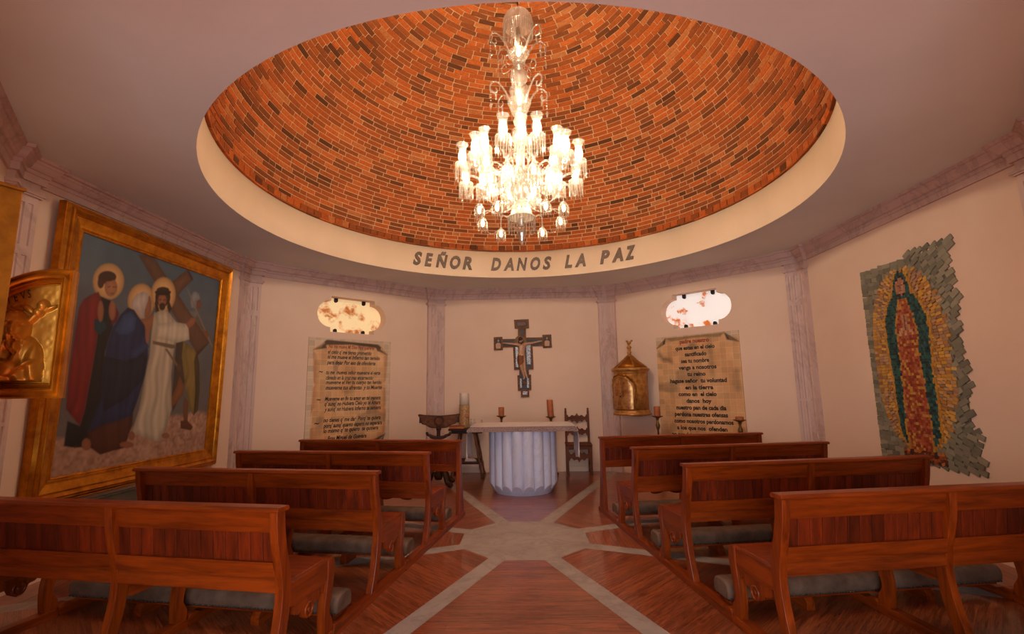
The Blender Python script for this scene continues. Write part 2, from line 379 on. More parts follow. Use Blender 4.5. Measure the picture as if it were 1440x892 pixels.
# ceiling with its round opening
RO=3.03
outer=[Vector((4.4*math.cos(PI/8+k*PI/4)/math.cos(PI/8)*.98,YC+4.4*math.sin(PI/8+k*PI/4)/math.cos(PI/8)*.98,0)) for k in range(8)]
inner=[Vector((RO*math.cos(-2*PI*i/128),YC+RO*math.sin(-2*PI*i/128),0)) for i in range(128)]
tri=tessellate_polygon([outer,inner]); allv=outer+inner
b=MB(); b.add([(p.x,p.y,ZC) for p in allv],tri); b.add([(p.x,p.y,ZC+.2) for p in allv],tri)
o=b.obj('ceiling',M['ceil'],recalc=False); tag(o,kind='structure')
b=MB(); b.lathe([(RO,ZC),(RO,3.885),(RO+.12,3.885),(RO+.12,ZC+.1)],128,(0,YC,0),caps=False); tag(b.obj('ceiling_ring',M['band'],recalc=False),kind='structure')
# brick dome: every brick laid in its course over a mortar shell
RD,ZD=3.07,3.92
b=MB(); b.lathe([(3.14*math.cos(p),ZD+3.14*math.sin(p)*.995) for p in np.linspace(0.0,PI/2-.001,40)],96,(0,YC,0),mi=1,caps=False)
b.lathe([(RD+.004,3.885),(RD+.004,4.02)],96,(0,YC,0),mi=1,caps=False)
shell=[((RD+.006)*math.cos(p),ZD+(RD+.006)*math.sin(p)) for p in np.linspace(.02,PI/2-.001,40)]
b.lathe(shell,96,(0,YC,0),mi=1,caps=False)
def brick(c0,c1,r0,r1,z0,z1,rb0,rb1):
    # inner face at radius r0(bottom) r1(top); back rb
    vs=[]
    for (ra,rbk,z) in ((r0,rb0,z0),(r1,rb1,z1)):
        for a in (c0,c1): vs.append((ra*math.cos(a),YC+ra*math.sin(a),z))
        for a in (c0,c1): vs.append((rbk*math.cos(a),YC+rbk*math.sin(a),z))
    # 0,1 inner bottom; 2,3 back bottom; 4,5 inner top; 6,7 back top
    b.add(vs,[(0,4,5,1),(0,2,6,4),(1,5,7,3),(0,1,3,2),(4,6,7,5)],0)
COURSE=.066; dphi=COURSE/RD; phi=.031; joint=.0135
while phi<PI/2-.05:
    p0,p1=phi,phi+dphi-joint/RD; rm=RD*math.cos((p0+p1)/2); nb=max(8,round(2*PI*rm/.245)); w=2*PI/nb; o0=random.random()*w; g=joint/rm
    for i in range(nb):
        jit=random.uniform(-.08,.08)*w; jit2=random.uniform(-.08,.08)*w if False else jit
        ex=random.uniform(-.003,.003); a0=o0+i*w+g/2; a1=o0+(i+1)*w-g/2
        if random.random()<.06: # a half brick
            am=(a0+a1)/2
            segs=((a0,am-g/2),(am+g/2,a1))
        else: segs=((a0,a1),)
        for s0,s1 in segs:
            r=RD-.002+ex; R2=RD+.02
            brick(s0,s1,r*math.cos(p0),r*math.cos(p1),ZD+r*math.sin(p0),ZD+r*math.sin(p1),R2*math.cos(p0),R2*math.cos(p1))
    phi+=dphi
nb=152
for i in range(nb):   # header course standing out over the plaster ring
    w=2*PI/nb; brick(i*w+.002,(i+1)*w-.002,3.012+random.uniform(-.004,.004),3.012,3.906,3.988,3.09,3.09)
nb=78
for i in range(nb):
    w=2*PI/nb; brick(i*w+.0012,(i+1)*w-.0012,3.0,3.0,3.882,3.9,3.09,3.09)
tag(b.obj('ceiling_dome',[M['brick'],M['mortar']],recalc=False),kind='structure')

# corner pilasters and the cornice that breaks forward over them
def cdirs(k):
    C=corner(k); da=(corner((k-1)%8)-C).normalized(); db=(corner((k+1)%8)-C).normalized()   # away from the corner along each wall
    na=Vector((da.y,-da.x)); nb=Vector((-db.y,db.x)); m=(na+nb); m/=m.length_squared/2
    return C,na,nb,da,db,m
def pil_plan(k,w,e,fl=0):
    """plan polygon (inward side), wrapping corner k"""
    C,na,nb,da,db,m=cdirs(k)
    pts=[C+da*w,C+da*w+na*e]
    if fl:
        for a0,a1 in ((w*.80,w*.56),(w*.42,w*.18)):
            pts+=[C+da*a0+na*e,C+da*(a0-.008)+na*(e-fl),C+da*(a1+.008)+na*(e-fl),C+da*a1+na*e]
    pts+=[C+m*e]
    if fl:
        for a1,a0 in ((w*.18,w*.42),(w*.56,w*.80)):
            pts+=[C+db*a1+nb*e,C+db*(a1+.008)+nb*(e-fl),C+db*(a0-.008)+nb*(e-fl),C+db*a0+nb*e]
    pts+=[C+db*w+nb*e,C+db*w,C-m*.05]
    return [(p.x,p.y) for p in pts]
W0,E0=.185,.05
for i,k in enumerate((0,1,2,3,4,7)):
    b=MB()
    b.prism(pil_plan(k,W0+.03,E0+.03),0,.16,'z'); b.prism(pil_plan(k,W0+.015,E0+.015),.16,.2,'z')
    for z0,z1 in ((.2,.28),(1.28,1.31),(2.62,2.70),(3.05,3.11)): b.prism(pil_plan(k,W0,E0),z0,z1,'z')
    for z0,z1 in ((.28,1.28),(1.31,2.62),(2.70,3.05)): b.prism(pil_plan(k,W0,E0,.009),z0,z1,'z')
    b.prism(pil_plan(k,W0+.018,E0+.018),3.11,3.125,'z'); b.prism(pil_plan(k,W0+.03,E0+.03),3.125,3.15,'z'); b.prism(pil_plan(k,W0+.012,E0+.012),3.15,3.162,'z')
    b.prism(pil_plan(k,W0,E0),3.162,3.24,'z')
    tag(b.obj('trim_%d'%(i+1),M['quarry']),kind='structure')
path=[]
for k in range(8):
    C,na,nb,da,db,m=cdirs(k); w=W0+.012
    path+=[C+da*w,C+da*w+na*.052,C+m*.052,C+db*w+nb*.052,C+db*w]
prof=[(-.02,3.225),(.02,3.225),(.022,3.285),(.032,3.29),(.034,3.318),(.05,3.322),(.062,3.335),(.075,3.365),(.082,3.372),(.086,3.39),(.105,3.395),(.112,3.4195),(-.02,3.4195)]
b=MB(); b.sweep(path,prof,lambda p,h:(p.x,p.y,h)); tag(b.obj('trim_7',M['quarry']),kind='structure')
for i,(ang,nm) in enumerate(((90,'back'),(135,'back_left'),(45,'back_right'),(180,'left'),(0,'right'))):
    C,n,r=frame(ang); o=MB().box(-SIDE+.2,SIDE-.2,-.018,-.0005,0,.09).obj('baseboard_'+nm,M['wall']); tag(o,kind='structure'); o.location=C; o.rotation_euler=(0,0,math.atan2(r.y,r.x))
PAINT=[((62,48,38),0.0,[(0.246,2.124),(0.363,2.136),(0.462,1.721),(0.434,1.554),(0.307,1.312),(0.268,1.447)]),((120,74,40),0.0,[(0.354,1.718),(0.453,1.595),(0.441,1.499),(0.336,1.392),(0.279,1.353),(0.265,1.474),(0.328,1.608)]),((112,68,38),0.0,[(0.468,1.471),(0.541,1.413),(0.568,1.189),(0.496,1.18),(0.469,1.333)]),((120,100,48),0.25,[(0.357,2.121),(0.495,2.063),(0.63,2.016),(0.648,1.871),(0.703,1.67),(0.727,1.322),(0.658,1.246),(0.576,1.328),(0.46,1.609),(0.407,1.775),(0.355,1.939)]),((70,60,36),0.2,[(0.608,2.015),(0.678,1.873),(0.73,1.553),(0.733,1.308),(0.663,1.246),(0.651,1.554),(0.575,1.896)]),((90,50,30),0.0,[(0.446,1.197),(0.559,1.195),(0.67,1.112),(0.637,1.073),(0.456,1.109)]),((100,86,70),0.0,[(0.421,2.5),(0.512,2.486),(0.635,2.341),(0.79,2.27),(0.808,2.196),(0.671,2.227),(0.552,2.301),(0.455,2.398)]),((128,132,132),0.1,[(0.417,2.674),(0.445,2.718),(0.49,2.736),(0.545,2.72),(0.582,2.667),(0.555,2.638),(0.522,2.62),(0.516,2.525),(0.439,2.529),(0.409,2.6)]),((120,72,46),0.0,[(0.521,2.626),(0.584,2.656),(0.609,2.591),(0.586,2.525),(0.532,2.539)]),((110,110,108),0.1,[(0.411,2.479),(0.526,2.515),(0.576,2.466),(0.517,2.408),(0.438,2.431)]),((140,120,90),0.0,[(0.331,2.729),(0.346,2.738),(0.906,2.099),(0.888,2.085)]),((122,74,46),0.0,[(0.68,2.263),(0.76,2.291),(0.811,2.248),(0.771,2.192),(0.706,2.201)]),((92,64,46),0.08,[(-0.429,2.934),(-0.244,2.987),(0.828,2.147),(0.636,1.97)]),((64,42,30),0.0,[(0.828,2.147),(0.78,2.124),(0.605,2.003),(0.636,1.97)]),((98,68,50),0.06,[(0.083,2.766),(0.295,2.958),(0.419,2.865),(0.261,2.709),(0.186,2.609)]),((66,44,32),0.0,[(0.295,2.958),(0.336,2.957),(0.426,2.873),(0.4,2.849)]),((176,136,84),0.0,[(-0.563,2.624),(-0.563,2.575),(-0.576,2.527),(-0.601,2.484),(-0.635,2.448),(-0.676,2.422),(-0.72,2.408),(-0.766,2.405),(-0.809,2.415),(-0.847,2.436),(-0.877,2.466),(-0.899,2.503),(-0.91,2.546),(-0.91,2.591),(-0.899,2.636),(-0.878,2.677),(-0.847,2.714),(-0.809,2.741),(-0.765,2.759),(-0.719,2.765),(-0.674,2.758),(-0.633,2.739),(-0.599,2.709),(-0.575,2.67)]),((196,152,98),0.0,[(-0.58,2.62),(-0.58,2.576),(-0.592,2.533),(-0.614,2.493),(-0.645,2.461),(-0.682,2.437),(-0.722,2.424),(-0.764,2.421),(-0.803,2.43),(-0.837,2.449),(-0.865,2.476),(-0.885,2.51),(-0.895,2.549),(-0.895,2.59),(-0.885,2.631),(-0.866,2.669),(-0.838,2.702),(-0.803,2.727),(-0.763,2.743),(-0.721,2.748),(-0.68,2.742),(-0.643,2.725),(-0.613,2.697),(-0.591,2.661)]),((26,28,30),0.2,[(-0.829,2.431),(-0.699,2.409),(-0.611,2.33),(-0.633,2.151),(-0.684,1.915),(-0.665,1.555),(-0.752,1.273),(-0.871,1.046),(-0.979,1.073),(-0.976,1.287),(-0.849,1.233),(-0.82,1.384),(-0.8,1.73),(-0.788,1.974),(-0.788,2.233)]),((24,26,28),0.15,[(-0.681,1.6),(-0.6,1.465),(-0.651,1.201),(-0.756,1.039),(-0.871,1.046),(-0.811,1.277)]),((112,26,24),0.3,[(-1.012,2.286),(-0.975,2.369),(-0.905,2.427),(-0.833,2.464),(-0.778,2.36),(-0.783,2.234),(-0.788,1.974),(-0.8,1.73),(-0.82,1.384),(-0.849,1.233),(-1.007,1.391),(-1.022,1.68),(-1.021,1.995)]),((104,30,28),0.0,[(-0.639,2.373),(-0.579,2.3),(-0.591,2.215),(-0.655,2.171),(-0.648,2.266)]),((24,60,70),0.0,[(-0.843,2.202),(-0.755,2.222),(-0.692,2.143),(-0.762,2.067),(-0.828,2.104)]),((74,44,28),0.0,[(-0.662,2.642),(-0.666,2.618),(-0.681,2.595),(-0.706,2.574),(-0.738,2.56),(-0.773,2.552),(-0.805,2.552),(-0.833,2.561),(-0.852,2.576),(-0.86,2.596),(-0.857,2.618),(-0.843,2.641),(-0.819,2.662),(-0.788,2.677),(-0.754,2.685),(-0.72,2.686),(-0.692,2.678),(-0.671,2.663)]),((74,44,28),0.0,[(-0.788,2.562),(-0.788,2.543),(-0.792,2.525),(-0.8,2.511),(-0.811,2.502),(-0.823,2.499),(-0.836,2.503),(-0.846,2.513),(-0.855,2.528),(-0.859,2.546),(-0.859,2.564),(-0.855,2.582),(-0.847,2.596),(-0.837,2.605),(-0.824,2.608),(-0.812,2.604),(-0.801,2.594),(-0.793,2.58)]),((156,104,72),0.0,[(-0.633,2.548),(-0.634,2.517),(-0.643,2.488),(-0.661,2.464),(-0.683,2.449),(-0.708,2.444),(-0.733,2.45),(-0.754,2.466),(-0.769,2.489),(-0.777,2.517),(-0.777,2.548),(-0.768,2.576),(-0.752,2.6),(-0.73,2.615),(-0.705,2.621),(-0.68,2.616),(-0.658,2.601),(-0.642,2.577)]),((66,38,24),0.0,[(-0.663,2.651),(-0.667,2.634),(-0.681,2.617),(-0.704,2.601),(-0.733,2.589),(-0.764,2.582),(-0.793,2.581),(-0.818,2.585),(-0.834,2.595),(-0.841,2.609),(-0.838,2.626),(-0.825,2.643),(-0.803,2.659),(-0.775,2.671),(-0.744,2.679),(-0.714,2.68),(-0.689,2.676),(-0.671,2.666)]),((96,58,40),0.0,[(-0.742,2.534),(-0.716,2.545),(-0.715,2.535),(-0.741,2.525)]),((96,58,40),0.0,[(-0.689,2.546),(-0.651,2.554),(-0.65,2.544),(-0.688,2.536)]),((110,62,44),0.0,[(-0.702,2.479),(-0.665,2.487),(-0.669,2.476),(-0.699,2.471)]),((150,96,66),0.0,[(-0.754,2.291),(-0.751,2.257),(-0.753,2.226),(-0.759,2.203),(-0.769,2.19),(-0.78,2.188),(-0.793,2.198),(-0.804,2.219),(-0.814,2.247),(-0.82,2.28),(-0.822,2.314),(-0.82,2.344),(-0.814,2.368),(-0.805,2.381),(-0.794,2.384),(-0.781,2.374),(-0.77,2.353),(-0.76,2.325)]),((150,96,66),0.0,[(-0.619,2.322),(-0.617,2.288),(-0.62,2.258),(-0.629,2.235),(-0.64,2.221),(-0.655,2.219),(-0.669,2.229),(-0.683,2.249),(-0.693,2.277),(-0.7,2.309),(-0.702,2.342),(-0.698,2.372),(-0.69,2.396),(-0.679,2.409),(-0.665,2.412),(-0.65,2.403),(-0.636,2.383),(-0.626,2.355)]),((176,136,84),0.0,[(-0.139,2.5),(-0.14,2.449),(-0.153,2.399),(-0.178,2.355),(-0.213,2.319),(-0.254,2.294),(-0.3,2.281),(-0.347,2.28),(-0.391,2.293),(-0.43,2.316),(-0.461,2.349),(-0.483,2.39),(-0.495,2.435),(-0.495,2.482),(-0.484,2.529),(-0.462,2.572),(-0.43,2.608),(-0.391,2.636),(-0.347,2.652),(-0.3,2.656),(-0.253,2.647),(-0.211,2.624),(-0.177,2.591),(-0.152,2.548)]),((198,154,100),0.0,[(-0.159,2.496),(-0.159,2.45),(-0.171,2.406),(-0.193,2.366),(-0.224,2.333),(-0.261,2.31),(-0.302,2.298),(-0.344,2.298),(-0.383,2.309),(-0.418,2.33),(-0.447,2.36),(-0.467,2.397),(-0.477,2.438),(-0.477,2.481),(-0.467,2.524),(-0.448,2.563),(-0.419,2.596),(-0.384,2.62),(-0.344,2.635),(-0.302,2.638),(-0.261,2.629),(-0.224,2.609),(-0.193,2.579),(-0.171,2.54)]),((72,38,26),0.3,[(-0.58,1.262),(-0.272,1.362),(-0.254,1.218),(-0.3,1.056),(-0.334,0.979),(-0.461,0.971),(-0.598,0.951),(-0.721,1.035),(-0.759,1.177)]),((140,90,62),0.0,[(-0.709,1.059),(-0.71,1.04),(-0.717,1.024),(-0.728,1.013),(-0.744,1.009),(-0.761,1.011),(-0.778,1.019),(-0.793,1.033),(-0.803,1.051),(-0.809,1.07),(-0.808,1.089),(-0.802,1.104),(-0.79,1.115),(-0.775,1.12),(-0.758,1.119),(-0.741,1.11),(-0.726,1.097),(-0.715,1.079)]),((144,92,64),0.0,[(-0.208,0.999),(-0.212,0.989),(-0.227,0.98),(-0.251,0.976),(-0.28,0.975),(-0.312,0.979),(-0.341,0.986),(-0.366,0.996),(-0.382,1.008),(-0.389,1.019),(-0.385,1.03),(-0.371,1.038),(-0.348,1.043),(-0.32,1.044),(-0.288,1.041),(-0.258,1.034),(-0.233,1.023),(-0.215,1.012)]),((140,92,62),0.0,[(-0.299,2.273),(-0.177,2.337),(-0.108,2.387),(-0.104,2.296),(-0.168,2.133),(-0.167,2.044),(-0.21,2.022),(-0.229,2.126)]),((30,42,74),0.35,[(-0.481,2.376),(-0.398,2.363),(-0.317,2.286),(-0.245,2.225),(-0.184,2.08),(-0.149,1.906),(-0.163,1.704),(-0.216,1.481),(-0.276,1.295),(-0.441,1.253),(-0.577,1.235),(-0.762,1.177),(-0.664,1.466),(-0.68,1.689),(-0.674,1.962),(-0.633,2.151),(-0.558,2.291)]),((52,72,112),0.15,[(-0.528,2.284),(-0.447,2.34),(-0.363,2.284),(-0.363,2.16),(-0.447,2.102),(-0.547,2.091),(-0.595,2.132)]),((24,30,48),0.35,[(-0.684,1.87),(-0.428,1.839),(-0.227,1.95),(-0.159,1.88),(-0.189,1.653),(-0.38,1.46),(-0.618,1.353),(-0.665,1.555)]),((44,62,102),0.1,[(-0.377,1.951),(-0.19,2.049),(-0.149,2.007),(-0.297,1.883),(-0.372,1.866)]),((140,92,66),0.0,[(-0.27,2.507),(-0.217,2.55),(-0.181,2.479),(-0.175,2.376),(-0.213,2.311),(-0.265,2.309),(-0.286,2.422)]),((176,164,154),0.15,[(-0.445,2.444),(-0.394,2.528),(-0.311,2.573),(-0.232,2.566),(-0.235,2.482),(-0.262,2.388),(-0.257,2.295),(-0.308,2.297),(-0.353,2.348),(-0.431,2.382)]),((150,98,68),0.0,[(-0.163,2.146),(-0.16,2.11),(-0.161,2.077),(-0.166,2.053),(-0.174,2.04),(-0.184,2.039),(-0.195,2.05),(-0.206,2.073),(-0.215,2.104),(-0.221,2.14),(-0.224,2.176),(-0.223,2.208),(-0.218,2.232),(-0.21,2.246),(-0.2,2.248),(-0.189,2.236),(-0.178,2.214),(-0.169,2.182)]),((176,136,84),0.0,[(0.16,2.632),(0.16,2.579),(0.146,2.527),(0.121,2.48),(0.085,2.442),(0.042,2.415),(-0.004,2.401),(-0.052,2.4),(-0.097,2.412),(-0.137,2.436),(-0.17,2.471),(-0.193,2.513),(-0.204,2.561),(-0.205,2.611),(-0.193,2.66),(-0.171,2.705),(-0.139,2.743),(-0.098,2.772),(-0.053,2.79),(-0.004,2.794),(0.043,2.785),(0.086,2.762),(0.122,2.728),(0.147,2.683)]),((200,156,102),0.0,[(0.138,2.628),(0.138,2.58),(0.126,2.533),(0.104,2.491),(0.072,2.457),(0.035,2.432),(-0.007,2.419),(-0.049,2.418),(-0.089,2.43),(-0.125,2.452),(-0.154,2.483),(-0.174,2.521),(-0.185,2.565),(-0.185,2.61),(-0.175,2.654),(-0.155,2.695),(-0.126,2.73),(-0.091,2.756),(-0.05,2.772),(-0.008,2.775),(0.034,2.766),(0.072,2.746),(0.104,2.714),(0.126,2.674)]),((168,154,132),0.28,[(-0.131,2.376),(-0.043,2.424),(0.073,2.424),(0.222,2.315),(0.243,2.082),(0.22,1.957),(0.22,1.714),(0.281,1.34),(0.232,1.132),(0.172,1.065),(0.156,0.99),(0.021,1.019),(-0.117,1.074),(-0.254,1.118),(-0.191,1.359),(-0.164,1.654),(-0.13,1.907),(-0.138,2.136)]),((182,168,146),0.18,[(-0.092,2.259),(0.183,2.32),(0.413,2.324),(0.46,2.146),(0.25,2.086),(0.098,2.103),(-0.073,2.104)]),((110,90,66),0.0,[(-0.11,2.075),(0.223,2.061),(0.257,2.031),(0.183,2.014),(-0.099,2.042)]),((120,98,70),0.0,[(0.081,2.001),(0.117,2.009),(0.33,1.822),(0.309,1.799)]),((90,66,46),0.0,[(0.371,1.807),(0.37,1.792),(0.365,1.778),(0.356,1.768),(0.344,1.762),(0.33,1.762),(0.317,1.767),(0.305,1.776),(0.297,1.789),(0.293,1.804),(0.293,1.819),(0.298,1.832),(0.308,1.842),(0.32,1.848),(0.333,1.849),(0.347,1.844),(0.358,1.835),(0.367,1.822)]),((58,34,22),0.0,[(0.082,2.59),(0.08,2.55),(0.064,2.512),(0.036,2.482),(0.001,2.462),(-0.038,2.456),(-0.076,2.463),(-0.108,2.482),(-0.131,2.511),(-0.142,2.547),(-0.14,2.585),(-0.125,2.621),(-0.099,2.652),(-0.065,2.672),(-0.026,2.68),(0.012,2.675),(0.046,2.656),(0.07,2.627)]),((58,34,22),0.0,[(-0.129,2.554),(-0.062,2.408),(-0.108,2.384),(-0.139,2.474)]),((58,34,22),0.0,[(0.056,2.563),(0.12,2.465),(0.09,2.405),(0.046,2.466)]),((142,92,62),0.0,[(0.029,2.541),(0.028,2.513),(0.02,2.488),(0.005,2.467),(-0.014,2.454),(-0.036,2.45),(-0.057,2.456),(-0.076,2.471),(-0.09,2.492),(-0.097,2.518),(-0.096,2.545),(-0.089,2.571),(-0.074,2.592),(-0.055,2.605),(-0.033,2.609),(-0.012,2.604),(0.008,2.59),(0.022,2.568)]),((64,36,24),0.0,[(0.02,2.469),(0.019,2.454),(0.012,2.44),(0.001,2.429),(-0.013,2.422),(-0.029,2.419),(-0.044,2.422),(-0.057,2.429),(-0.067,2.44),(-0.071,2.454),(-0.07,2.468),(-0.064,2.482),(-0.053,2.494),(-0.039,2.501),(-0.023,2.504),(-0.008,2.502),(0.005,2.495),(0.015,2.483)]),((36,30,22),0.0,[(0.083,2.645),(0.077,2.631),(0.057,2.616),(0.025,2.602),(-0.014,2.591),(-0.055,2.583),(-0.094,2.579),(-0.125,2.581),(-0.146,2.587),(-0.155,2.597),(-0.149,2.61),(-0.131,2.624),(-0.101,2.638),(-0.063,2.649),(-0.022,2.658),(0.018,2.662),(0.051,2.661),(0.074,2.655)]),((58,34,22),0.0,[(0.05,2.671),(0.045,2.661),(0.03,2.649),(0.006,2.638),(-0.024,2.629),(-0.055,2.623),(-0.085,2.62),(-0.109,2.621),(-0.125,2.625),(-0.132,2.633),(-0.128,2.643),(-0.113,2.654),(-0.09,2.665),(-0.062,2.674),(-0.03,2.681),(0.0,2.684),(0.026,2.683),(0.043,2.679)]),((84,50,34),0.0,[(-0.084,2.531),(-0.051,2.543),(-0.049,2.532),(-0.083,2.521)]),((84,50,34),0.0,[(-0.022,2.543),(0.013,2.549),(0.015,2.539),(-0.021,2.532)]),((146,94,64),0.0,[(0.373,2.321),(0.453,2.41),(0.539,2.411),(0.521,2.341),(0.428,2.271)]),((140,90,62),0.0,[(-0.207,1.09),(-0.208,1.075),(-0.214,1.063),(-0.224,1.054),(-0.238,1.051),(-0.253,1.052),(-0.267,1.059),(-0.28,1.069),(-0.289,1.083),(-0.293,1.098),(-0.293,1.112),(-0.287,1.124),(-0.277,1.133),(-0.263,1.137),(-0.248,1.136),(-0.234,1.129),(-0.221,1.119),(-0.212,1.105)]),((140,90,62),0.0,[(0.288,1.044),(0.285,1.033),(0.276,1.025),(0.261,1.019),(0.242,1.018),(0.221,1.02),(0.202,1.025),(0.185,1.034),(0.174,1.044),(0.169,1.055),(0.172,1.065),(0.181,1.074),(0.195,1.079),(0.214,1.081),(0.234,1.08),(0.254,1.074),(0.271,1.066),(0.283,1.055)])]
DAY,EXPO,PWI,SUN=150,0.16,34,14
# ------------------------------------------------------------------ pews
HX=1.03
def back_panel(root,low_strip=True,yo=0):
    for k,(x0,x1) in enumerate(((-HX+.02,-.02),(.02,HX-.02))):
        MB().prism([(.028+yo,.876),(.05+yo,.876),(.082+yo,.765),(.06+yo,.765)],x0,x1,'x').obj('top_board',M['wood_x'],root,.002)
        b=MB(); n=13; w=(x1-x0)/n
        for i in range(n):
            a=x0+i*w+.002; c=x0+(i+1)*w-.002
            b.hexa([(a,.088+yo,.60),(c,.088+yo,.60),(c,.102+yo,.60),(a,.102+yo,.60)],[(a,.066+yo,.775),(c,.066+yo,.775),(c,.080+yo,.775),(a,.080+yo,.775)])
        b.obj('slat_panel',M['slat'],root,.002)
        MB().prism([(.066+yo,.615),(.10+yo,.615),(.115+yo,.532),(.078+yo,.532)],x0,x1,'x').obj('lower_rail',M['wood_x'],root,.002)
        if low_strip: MB().prism([(.092+yo,.53),(.125+yo,.53),(.125+yo,.455),(.092+yo,.455)],x0,x1,'x').obj('seat_back_rail',M['wood_x'],root,.003)
def smooth(P,n=3,closed=False):
    """Catmull-Rom through the points"""
    P=[np.array(p,float) for p in P]; out=[]; k=len(P)
    for i in range(k-1):
        p0=P[max(i-1,0)]; p1=P[i]; p2=P[i+1]; p3=P[min(i+2,k-1)]
        for j in range(n):
            t=j/n; out.append(tuple(.5*((2*p1)+(-p0+p2)*t+(2*p0-5*p1+4*p2-p3)*t*t+(-p0+3*p1-3*p2+p3)*t**3)))
    out.append(tuple(P[-1])); return out
def kneeler(root):
    # padded bar behind the pew, on its runner, with a row of nails
    b=MB(); x0,x1=-1.035,1.035; prof=smooth([(-.425,.095),(-.44,.12),(-.438,.17),(-.41,.2),(-.34,.208),(-.27,.2),(-.243,.17),(-.24,.12),(-.255,.095)],3)
    n=len(prof)
    xs=[x0+.01,x0+.002,x0,x1,x1-.002,x1-.01]; sc=[.9,.97,1,1,.97,.9]
    xs=[x0,x0+.008,x0+.03,x1-.03,x1-.008,x1]; sc=[.84,.95,1,1,.95,.84]
    for x,q in zip(xs,sc): b.v+= [(x,-.34+(y+.34)*q,.15+(z-.15)*q) for y,z in prof]
    for i in range(5):
        for j in range(n):
            j2=(j+1)%n; b.f.append([i*n+j,i*n+j2,(i+1)*n+j2,(i+1)*n+j]); b.m.append(0); b.sm.append(True)
    b.f.append(list(range(n))); b.m.append(0); b.sm.append(False); b.f.append([5*n+j for j in range(n)][::-1]); b.m.append(0); b.sm.append(False)
    pad=b.obj('kneeler_pad',M['pad'],root)
    b=MB()
    for i in range(84): b.ball((x0+.02+(x1-x0-.04)*i/83,-.434,.104),.0075,6,4)
    for i in range(8):
        for x in (x0+.008,x1-.008): b.ball((x,-.42+.16*i/7,.104),.0075,6,4)
    tag(b.obj('nail_trim',M['nail'],pad),kind='stuff')
    MB().box(x0+.03,x1-.03,-.41,-.27,.075,.096).obj('kneeler_board',M['wood_x'],root,.003)
    for x in (-.45,.45):
        MB().prism([(-.43,0),(-.25,0),(-.25,.05),(-.27,.076),(-.41,.076),(-.43,.05)],x-.03,x+.03,'x').obj('kneeler_foot',M['wood_y'],root,.003)
def foot_rail(root,x,y1):
    P=[(-.50,0),(-.515,.03),(-.512,.06),(-.495,.076),(-.455,.078),(-.435,.068),(-.41,.056),(-.2,.055),(y1-.02,.055),(y1,.045),(y1,0)]
    MB().prism(P,x-.034,x+.034,'x').obj('foot_rail',M['wood_y'],root,.003)
POST_B=[(.012,.881),(.02,.80),(.034,.72),(.06,.62),(.083,.53),(.094,.45),(.09,.37),(.072,.26),(.045,.16),(.005,.05)]
POST_F=[(.085,.05),(.118,.16),(.146,.26),(.162,.37),(.166,.45),(.158,.53),(.132,.62),(.104,.72),(.088,.80),(.08,.881)]
def make_pew():
    r=thing('church_pew','','pew',group='slatted pews')
    b=MB(); b.prism([(-.002,.881),(-.006,.89),(-.002,.9),(.006,.906),(.084,.906),(.092,.9),(.096,.89),(.092,.881)],-1.068,1.068,'x'); b.obj('cap_rail',M['wood_x'],r,.002)
    for x in (-HX,0,HX):
        MB().prism(smooth(POST_B,2)+smooth(POST_F,2),x-.024,x+.024,'x').obj('rear_post',M['wood_z'],r,.003)
        F=smooth([(.53,.478),(.56,.484),(.59,.478),(.606,.44),(.605,.38),(.588,.31),(.566,.22),(.564,.17),(.588,.13),(.6,.10),(.597,.05)],2)
        B=smooth([(.52,.05),(.51,.12),(.506,.22),(.522,.32),(.53,.37)],2)
        MB().prism(F+B,x-.026,x+.026,'x').obj('front_leg',M['wood_z'],r,.003)
        foot_rail(r,x,.608)
        MB().prism([(.15,.478),(.53,.478),(.53,.365),(.48,.35),(.2,.35),(.15,.365)],x-.02,x+.02,'x').obj('seat_end' if x else 'seat_support',M['wood_y'],r,.003)
    for s in (-1,1):
        x=s*HX; b=MB()
        prof=[(.21,.352),(.22,.30),(.25,.285),(.29,.29),(.31,.25),(.35,.225),(.395,.24),(.415,.285),(.45,.29),(.48,.32),(.50,.30),(.505,.352)]
        b.prism(prof,x-.012,x+.012,'x')
        ring=[(.022*0+x,.36+.036*math.cos(q),.272+.036*math.sin(q)) for q in np.linspace(0,2*PI,17)]
        for dx in (-.012,.012): b.tube([(p[0]+dx,p[1],p[2]) for p in ring],.009,6,caps=False); b.ball((x+dx,.36,.272),(.008,.016,.016),8,5)
        b.obj('scroll_bracket',M['wood_z'],r)
    back_panel(r)
    MB().box(-1.02,1.02,.10,.59,.456,.481).obj('seat',M['wood_x'],r,.006)
    for x0,x1 in ((-HX+.025,-.025),(.025,HX-.025)):
        m=(x0+x1)/2; L=(x1-x0)/2
        half=[(1.0,.36),(.86,.352),(.72,.372),(.58,.398),(.46,.404),(.40,.39),(.37,.36),(.34,.344),(.24,.338),(.12,.35),(0,.372)]
        low=smooth([(m-L*u,z) for u,z in half]+[(m+L*u,z) for u,z in half[::-1][1:]],2)
        MB().prism(low+[(x1,.456),(x0,.456)],.535,.557,'y').obj('seat_apron',M['wood_x'],r,.002)
    kneeler(r); return r
def make_screen():
    r=thing('pew_screen','','pew')
    b=MB(); b.prism([(-.002,.881),(-.006,.89),(-.002,.9),(.006,.906),(.084,.906),(.092,.9),(.096,.89),(.092,.881)],-1.068,1.068,'x'); b.obj('cap_rail',M['wood_x'],r,.002)
    for x in (-HX,0,HX):
        MB().prism([(.012,.881),(.02,.5),(.0,.05),(.19,.05),(.15,.25),(.105,.5),(.085,.881)],x-.024,x+.024,'x').obj('rear_post',M['wood_z'],r,.003)
        foot_rail(r,x,.205)
    back_panel(r,False,-.01)
    kneeler(r); return r
